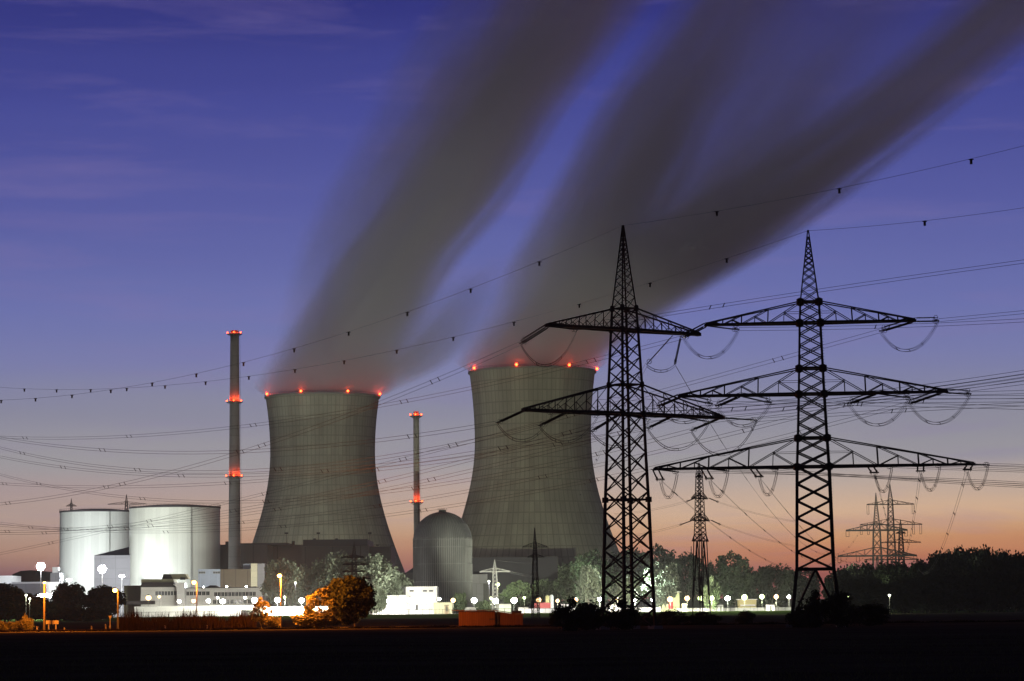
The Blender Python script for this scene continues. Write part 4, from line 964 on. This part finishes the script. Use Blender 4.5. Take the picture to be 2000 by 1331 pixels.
lamp('street_lamp', 'cool lamp high among the trees behind the corner-on pylon', P(1243, 1135, 1300), m='lampblue', W=160000, col=(.85, 1, .88), r=.6)
lamp('street_lamp', 'thin tall mast lamp in front of the big silvery tree', P(577, 1138.5, 1200), m='lampdim', W=3000, col=(.85, .9, 1), r=.4)
lamp('street_lamp', 'thin lamp on a tall mast before the grey annexe of the dark hall', P(955, 1136, 1330), m='lampdim', W=8000, col=(.7, .75, 1), r=.5)
for px, py, lab in ((51, 1163, 'larger tiny white light in the dark trees at the left'), (58, 1170, 'smaller tiny white light in the dark trees at the left'), (1657, 1165, 'tiny green light in the dark forest right of the face-on pylon'), (1737, 1163, 'tiny white light at the foot of the forest among the far pylons')):
    lamp('path_lamp', lab, P(px, py, 1060), m='lampgreen' if px == 1657 else 'lampdim', W=1500, col=(.9, 1, .7), r=.42, group='tiny lights in the trees')
lamp('path_lamp', 'hidden yellowish lamp lighting the rounded bush right of the face-on pylon', P(1712, 1150, 1130), m='lampdim', W=5000, col=(.9, 1, .6), r=.3)
# sodium street lamps along the road
SO = (1, .24, .018)
def sodium(label, hx, hy, Y, arm, W, r=.34, polem='pole', pr=.07, off=None): lamp('street_lamp', label, P(hx, hy, Y), m='lampsod', W=W, col=SO, r=r, arm=arm, group='orange sodium street lamps', polem=polem, pr=pr, off=off)
sodium('orange sodium street lamp on a glowing post at the left of the road', 224.5, 1153.5, 484, -.55, 4500, .36, polem='fence', pr=.13, off=(-.1, -1.3, -.8))
sodium('orange sodium street lamp standing before the office block', 379, 1138, 720, -.75, 9100, .5, pr=.14, off=(0, -1.5, -1))
sodium('orange sodium street lamp on a dark post left of the large orange-lit tree', 546, 1125, 493, -.2, 80000, .34, polem='bark', off=(.6, -1.2, -.8))
sodium('added orange sodium lamp mostly hidden behind the black roadside tree, lighting the hut', 690, 1150, 513, -.2, 30000, .2, polem='bark', off=(.8, -.4, -.6))  # unseen lamp added to give the hut its orange light
# tall orange-lit pole with a small lantern added to light the left bushes
h = P(87, 1139, 482); r = lamp('street_lamp', 'tall thick orange-lit pole at the far left in front of the floodlights', h, m='lampsod', W=26000, col=SO, r=.2, arm=0, polem='bark', pr=.15, group='orange sodium street lamps', off=(-.6, -2.5, -1.0))

# ------------------------------------------------------------------ roadside items
def posts(label, px, py0, Y, h, w_=.12, name='marker_post', cat='post', m='pole'):
    p = P(px, 1215, Y); r = thing(name, label, cat, (p.x, Y, 0), 0, 'white roadside marker posts')
    b = MB(); b.prism([(-w_, 0), (w_, 0), (w_, h-.15), (-w_, h)], -.05, .05); b.obj('post', m, r)
    b = MB(); b.box(-w_*1.02, w_*1.02, -.053, -.051, h*.62, h*.8); b.obj('reflector', 'roofd', r)
for px, lab, h in ((72.5, 'white marker post left of the tall orange-lit pole', .95), (126, 'white marker post right of the signboard', .75), (179, 'white marker post midway between signboard and road sign', .95), (206.5, 'taller white post just left of the road sign', 1.25),
                   (322.5, 'white marker post in front of the left scrub', .9), (404.5, 'white marker post in front of the right scrub', .9)):
    posts(lab, px, 1222, 484.2, h)
p = P(102, 1215, 485.2); r = thing('signboard', 'white roadside signboard on two posts beside the tall orange-lit pole', 'signboard', (p.x, 485.2, 0))
b = MB(); b.box(-1.15, 1.15, -.04, .04, inv_z(102, 1219.5, 485), inv_z(102, 1212.3, 485)); b.obj('board', 'pole', r)
for q in (-.65, .65): b = MB(); b.box(q-.1, q+.1, .042, .16, 0, inv_z(102, 1212, 485)); b.obj('post', 'pole', r)
p = P(215, 1215, 485.2); r = thing('road_sign', 'narrow road sign with a triangular top seen beside the orange street lamp', 'sign', (p.x, 485.2, 0))
b = MB(); b.box(-.07, .07, -.07, .07, 0, inv_z(215, 1206, 485)); b.obj('post', 'pole', r)
b = MB(); zt = inv_z(215, 1203, 485); b.prism([(-.30, zt), (0, zt-.8), (.30, zt)], -.1, -.075); b.obj('sign_plate', 'pole', r)
b = MB(); b.prism([(-.18, .9), (.18, .9), (.12, .45), (-.12, .45)], -.1, -.075); b.obj('lower_plate', 'pole', r)

# ------------------------------------------------------------------ vegetation
def crown_mesh(name, seed, m, nclump=42, per=90, leaf=.030, shape='round', spread=.115, low=.22):
    rnd = random.Random(seed); b = MB(); verts = []; faces = []; nclump = int(nclump*1.35); per = int(per*1.1)
    cl = []
    while len(cl) < nclump:
        x, y, z = rnd.uniform(-1, 1), rnd.uniform(-1, 1), rnd.uniform(-1, 1); d = x*x+y*y+z*z
        if d > 1 or d < .18: continue
        if shape == 'upright' and abs(x) > .75 - .35*z: continue
        cx, cy = x*.40, y*.40; cz = low + (1-low)*.5 + z*(1-low)*.44
        if shape == 'round': k_ = 1 - .25*max(0, -z); cx *= k_; cy *= k_
        if shape == 'flat': cz = low + (cz-low)*.9 + .05*math.sin(x*5)
        cl.append((cx, cy, cz, spread*rnd.uniform(.6, 1.25)))
    for cx, cy, cz, sp in cl:
        for i in range(per):
            g_ = Vector((rnd.gauss(0, 1), rnd.gauss(0, 1), rnd.gauss(0, .8))); ln = g_.length
            g_ = g_ / ln * min(ln, 1.7) * sp * .62
            p = Vector((cx, cy, cz)) + g_; sz = leaf*rnd.uniform(.8, 1.7)
            a = Vector((rnd.gauss(0, 1), rnd.gauss(0, 1), rnd.gauss(0, 1))).normalized(); c_ = a.orthogonal().normalized(); q = a.cross(c_)
            th = rnd.uniform(0, 6.28); e1_ = c_*math.cos(th) + q*math.sin(th); e2_ = a.cross(e1_)
            i0 = len(verts); verts += [p - e1_*sz*.5, p + e2_*sz*.42, p + e1_*sz*.6, p - e2_*sz*.42]; faces.append((i0, i0+1, i0+2, i0+3))
    me = bpy.data.meshes.new(name); me.from_pydata([tuple(v) for v in verts], [], faces); me.materials.append(MT[m]); return me, cl
def trunk_mesh(name, cl, m, seed, fork=.2, r=.022, multi=1):
    rnd = random.Random(seed); b = MB()
    for t_ in range(multi):
        ox = (t_ - (multi-1)/2)*.07; f_ = Vector((ox*2.2, rnd.uniform(-.03, .03), fork))
        b.tube([(ox, 0, -.02), (ox*1.3, 0, fork*.5), f_], [r*1.4/(multi**.5), r*1.1/(multi**.5), r/(multi**.5)], 7)
        for cx, cy, cz, sp in rnd.sample(cl, min(len(cl), 16//multi + 3)):
            e = Vector((cx, cy, cz)); mid = f_.lerp(e, .5) + Vector((rnd.uniform(-.03, .03), rnd.uniform(-.03, .03), .03)); b.tube([f_, mid, e], [r*.45, r*.3, r*.08], 5)
    return b.mesh(name, m)
KN = {}
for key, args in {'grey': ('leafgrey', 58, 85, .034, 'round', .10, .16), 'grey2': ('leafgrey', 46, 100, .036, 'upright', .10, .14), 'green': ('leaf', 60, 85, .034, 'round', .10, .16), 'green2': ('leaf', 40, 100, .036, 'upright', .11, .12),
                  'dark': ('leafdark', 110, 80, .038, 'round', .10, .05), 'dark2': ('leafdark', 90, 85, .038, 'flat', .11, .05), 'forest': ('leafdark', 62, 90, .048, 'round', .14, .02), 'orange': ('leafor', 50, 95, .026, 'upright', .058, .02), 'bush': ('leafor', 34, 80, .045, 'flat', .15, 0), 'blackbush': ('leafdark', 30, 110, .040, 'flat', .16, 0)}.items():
    m, nc, per, lf, shp, sprd, low = args
    KN[key] = []
    for v in range(2):
        sd = sum(map(ord, key)) + v*7; me, cl = crown_mesh('crown', sd, m, nc, per, lf, shp, sprd, low)
        KN[key].append((me, trunk_mesh('trunk', cl, 'barkpale' if 'grey' in key or key == 'green' else 'bark', sd, fork=max(.1, low), r=.014 if 'bush' not in key else .012, multi=3 if 'grey' in key or 'bush' in key else 1)))
def tree(label, px, Y, ytop, wpx, kind, var=0, group=None, rz=None, name='tree', cat='tree', ybase=None):
    s = Y/F; c = P(px, 1180, Y); H = inv_z(px, ytop, Y); W = wpx*s
    if group == 'trees inside the plant': W *= 1.22
    r = thing(name, label, cat, (c.x, Y, -.1), (px*.37) % 6.28 if rz is None else rz, group); r.scale = (W/.92, W/.92, H/.99)
    cm, tm = KN[kind][var]; link('crown', cm, r); link('trunk', tm, r); return r
TG = 'trees inside the plant'
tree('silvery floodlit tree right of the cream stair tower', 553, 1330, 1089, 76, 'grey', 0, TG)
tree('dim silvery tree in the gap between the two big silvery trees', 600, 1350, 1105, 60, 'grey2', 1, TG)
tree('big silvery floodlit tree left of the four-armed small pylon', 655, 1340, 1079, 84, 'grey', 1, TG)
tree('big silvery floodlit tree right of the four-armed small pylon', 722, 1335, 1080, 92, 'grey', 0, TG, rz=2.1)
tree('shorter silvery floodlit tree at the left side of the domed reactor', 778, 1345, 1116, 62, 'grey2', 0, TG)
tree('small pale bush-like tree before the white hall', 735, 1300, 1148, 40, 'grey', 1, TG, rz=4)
tree('small yellowish pointed tree at the foot of the domed reactor', 898, 1285, 1153, 24, 'green2', 0, TG)
tree('dim green tree before the dark hall left of the small dark pylon', 1010, 1400, 1135, 60, 'green', 1, TG)
tree('dim low tree right of the small dark pylon', 1065, 1390, 1132, 56, 'green', 0, TG, rz=1)
tree('small dark bushy tree left of the floodlit pale pylon foot', 945, 1280, 1172, 30, 'green', 0, TG, rz=3)
tree('broad dim green tree at the left of the tall group behind the corner-on pylon', 1128, 1320, 1096, 78, 'green', 0, TG, rz=.5)
tree('tall green floodlit tree left of the corner-on pylon', 1163, 1345, 1076, 96, 'green', 1, TG, rz=1.5)
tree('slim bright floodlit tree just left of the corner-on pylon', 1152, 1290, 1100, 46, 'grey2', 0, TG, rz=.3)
tree('tall dark-topped green tree directly behind the corner-on pylon', 1228, 1350, 1070, 98, 'green', 0, TG, rz=2.7)
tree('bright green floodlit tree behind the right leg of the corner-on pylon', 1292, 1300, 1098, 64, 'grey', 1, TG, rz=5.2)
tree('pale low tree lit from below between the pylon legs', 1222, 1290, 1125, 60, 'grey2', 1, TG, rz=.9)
tree('dark-topped tree between the corner-on pylon and the bright green tree', 1282, 1370, 1066, 82, 'green', 1, TG, rz=4.2)
tree('dark broad tree behind the thin faint mast', 1340, 1390, 1079, 74, 'green', 0, TG, rz=3.6)
tree('small tree glowing bright yellow-green at the foot of the narrow pylon', 1389, 1262, 1128, 34, 'green2', 1, TG)
tree('tall round dark tree standing free between the two big pylons', 1437, 1345, 1079, 78, 'green', 1, TG, rz=.2)
tree('low dark tree behind the narrow pylon', 1385, 1400, 1098, 50, 'green', 1, TG, rz=2.2)
tree('broad dark tree left of the face-on pylon', 1515, 1370, 1102, 84, 'green', 0, TG, rz=1.2)
tree('lower dark tree filling the gap left of the face-on pylon', 1478, 1390, 1112, 56, 'green2', 0, TG, rz=2)
tree('low dark tree right behind the face-on pylon leg', 1570, 1400, 1110, 66, 'green', 1, TG, rz=3.1)
LG = 'dark trees at the left'
tree('round dark tree in front of the left cylindrical reactor, with trimmed look', 133, 1180, 1137, 72, 'dark', 0, LG)
tree('round dark tree left of the orange street lamp, second of the pair', 200, 1170, 1144, 88, 'dark', 1, LG)
tree('dark tree at the left edge of the picture', 10, 1100, 1141, 110, 'dark', 1, LG, rz=2)
tree('dark tree behind the tiny white lights at the left', 52, 1120, 1156, 100, 'dark2', 0, LG, rz=1)
tree('low dark bush under the floodlight row at the left', 95, 1080, 1175, 90, 'dark2', 1, LG, rz=4)
tree('low dark bush under the two round dark trees', 160, 1090, 1184, 120, 'dark2', 0, LG, rz=4.6)
# roadside
tree('large roadside tree, orange-lit leaves on its left side', 627, 494, 1138, 90, 'orange', 0, None, rz=.4)
tree('black unlit roadside tree at the right of the orange-lit one', 685, 505, 1123, 100, 'dark', 0, None, rz=1.4)
tree('low spreading orange-lit bush under the large roadside tree', 618, 490.5, 1190, 92, 'bush', 1, 'orange-lit roadside bushes', name='bush', cat='bush', rz=.6)
tree('small orange-lit shrub in front of the big white lamp', 510, 492, 1165, 52, 'orange', 1, 'orange-lit roadside bushes', name='bush', cat='bush')
tree('low orange-lit sprig at the right foot of the small shrub', 531, 490, 1197, 30, 'bush', 0, 'orange-lit roadside bushes', name='bush', cat='bush')
tree('low orange-lit bush at the very left edge', 4, 487, 1208, 26, 'bush', 0, 'orange-lit roadside bushes', name='bush', cat='bush')
tree('low orange-lit bush between the left edge and the tall pole', 30, 488, 1211, 40, 'bush', 1, 'orange-lit roadside bushes', name='bush', cat='bush')
tree('taller orange-lit bush nearest the tall pole', 52, 487, 1199, 26, 'bush', 0, 'orange-lit roadside bushes', name='bush', cat='bush', rz=2)
tree('square-topped clipped shrub standing behind the left bushes', 50, 489, 1196, 12, 'orange', 1, 'orange-lit roadside bushes', name='bush', cat='bush', rz=1)
BG = 'black bushes by the pylons'
for i, (px, Y, yt, wd, lab) in enumerate(((1118, 380, 1157, 64, 'tall black bush left of the corner-on pylon'), (1150, 390, 1172, 70, 'black bush at the left leg of the corner-on pylon'), (1214, 398, 1163, 66, 'black bush inside the legs of the corner-on pylon'), (1083, 460, 1187, 24, 'small round black bush near the red container'),
        (1262, 470, 1194, 60, 'low black bush right of the corner-on pylon'), (1312, 480, 1189, 60, 'low black bush under the lamp by the yellow-lit building'), (1372, 480, 1191, 84, 'long low black bush under the narrow pylon'), (1455, 485, 1190, 36, 'small black bush below the yellow-lit kiosk'),
        (1592, 395, 1143, 62, 'big drooping black bush under the face-on pylon'), (1643, 392, 1149, 62, 'big rounded black bush right of the face-on pylon'), (1560, 400, 1180, 50, 'small black bush at the left leg of the face-on pylon'), (1700, 420, 1176, 80, 'wide low black bush before the far pylons'))):
    tree(lab, px, Y, yt, wd, 'blackbush', i % 2, BG, name='bush', cat='bush', rz=i*1.3)
# forest on the right
rnd = random.Random(11)
FG = 'trees of the right-hand wooded ridge'
sky = [(1640, 1112), (1668, 1106), (1700, 1103), (1735, 1101), (1765, 1103), (1800, 1098), (1822, 1085), (1850, 1080), (1878, 1074), (1905, 1076), (1934, 1073), (1960, 1079), (1985, 1084), (2012, 1083), (2045, 1086), (2085, 1080)]
fl = ['leftmost tree of the ridge, next to the face-on pylon leg', 'ridge tree just left of the first far pylon', 'ridge tree directly behind the first far pylon', 'ridge tree behind the tallest far pylon', 'ridge tree behind the smallest far pylon', 'ridge tree where the treeline begins to climb',
      'tree on the left shoulder of the high treeline', 'tree left of the highest rounded crown', 'highest rounded crown on the left of the treeline', 'crown in the shallow dip of the high treeline', 'highest rounded crown on the right of the treeline', 'tree just right of the highest crowns', 'tree in the notch near the right edge', 'last ridge tree at the right edge', 'ridge tree beyond the right edge', 'farther ridge tree beyond the right edge']
for i, ((px, yt), lab) in enumerate(zip(sky, fl)): tree(lab, px, 1180 + rnd.uniform(-60, 60), yt, rnd.uniform(58, 74), 'forest', i % 2, FG, rz=i*.9)
fr2 = [(1665, 1132, 'yellowish-lit rounded bush tree among the forest right of the face-on pylon', 60), (1712, 1130, 'lower forest tree between the legs of the first far pylon', 70), (1765, 1128, 'lower forest tree right of the far pylons', 74), (1815, 1112, 'pale lower forest tree on the slope', 80), (1860, 1125, 'lower forest tree left of the dark hollow', 80), (1905, 1120, 'lower forest tree in the middle of the wooded slope', 84), (1950, 1125, 'lower forest tree near the right edge', 84), (1995, 1128, 'lower forest tree cut by the right edge', 84)]
for i, (px, yt, lab, wd) in enumerate(fr2): tree(lab, px, 1090 + 10*i, yt, wd, 'forest', (i+1) % 2, 'lower trees on the right-hand slope', rz=i*1.7)
# far hills / woods
def hill(name, pts, Y, dep, m='leafdark'):
    b = MB(); v = [(P(px, 1180, Y).x, inv_z(px, py, Y)) for px, py in pts]
    b.prism([(v[0][0], -2)] + v + [(v[-1][0], -2)], Y, Y + dep); o = b.obj(name, m); return struct(o)
rr = random.Random(5)
hp = [(-400 + 40*i, 1172 + rr.uniform(-4, 3) - (10 if i < 9 else 0)) for i in range(75)]; hill('far_wooded_hills', hp, 2700, 180)
hill('near_wooded_hill', [(10, 1146), (24, 1122), (40, 1115.5), (60, 1114), (85, 1116), (104, 1119), (120, 1130), (150, 1146)], 2100, 150)

# scrub and grass
def blades(name, px0, px1, Y0, Y1, h0, h1, n, m, label, cat, seed, w_=.05):
    rnd = random.Random(seed); v = []; f = []
    for i in range(n):
        Y = rnd.uniform(Y0, Y1); x = P(rnd.uniform(px0, px1), 1210, Y).x; env = .6 + .25*math.sin(x*.9 + 1)*math.sin(x*.37) + rnd.uniform(-.25, .25)
        h = rnd.uniform(h0, h1)*max(.3, env); lx, ly = rnd.gauss(0, .12)*h, rnd.gauss(0, .12)*h; a = rnd.uniform(0, 3.14); dx, dy = math.cos(a)*w_, math.sin(a)*w_
        i0 = len(v); v += [(x-dx, Y-dy, -.05), (x+dx, Y+dy, -.05), (x+lx+dx*.2, Y+ly, h), (x+lx*.5-dx*1.6, Y+ly*.5, h*.55)]; f.append((i0, i0+1, i0+2, i0+3))
    me = bpy.data.meshes.new(name); me.from_pydata(v, [], f); me.materials.append(MT[m]); o = link(name, me); tag(o, label, cat, None, 'stuff')
blades('scrub', 232, 500, 505, 516, 1.2, 5.0, 6000, 'reed', 'tall dry brownish scrub behind the road at the left', 'scrub', 1, .04)
blades('verge_grass', -120, 2100, 478, 485.5, .15, .6, 26000, 'reed', 'rough grass along the near side of the road', 'grass', 2, .05)
blades('field_grass', 0, 2000, 90, 300, .05, .2, 26000, 'crop', 'dark low crop growing in the foreground field', 'grass', 3, .025)

# ------------------------------------------------------------------ haze: the moist night air
b = MB(); b.box(-3000, 3000, -100, 2950, -3.5, 525); m = bpy.data.materials.new('haze'); m.use_nodes = True; nt = m.node_tree; nt.nodes.clear()
v = N(nt, 'ShaderNodeVolumePrincipled'); v.inputs['Color'].default_value = (.9, .93, .96, 1); v.inputs['Density'].default_value = HAZE; v.inputs['Anisotropy'].default_value = .35
o_ = N(nt, 'ShaderNodeOutputMaterial'); L(nt, v.outputs[0], o_.inputs['Volume'])
h = b.obj('haze', m); h['kind'] = 'stuff'; h['label'] = 'thin pale haze of moist evening air over the plant'; h['category'] = 'haze'
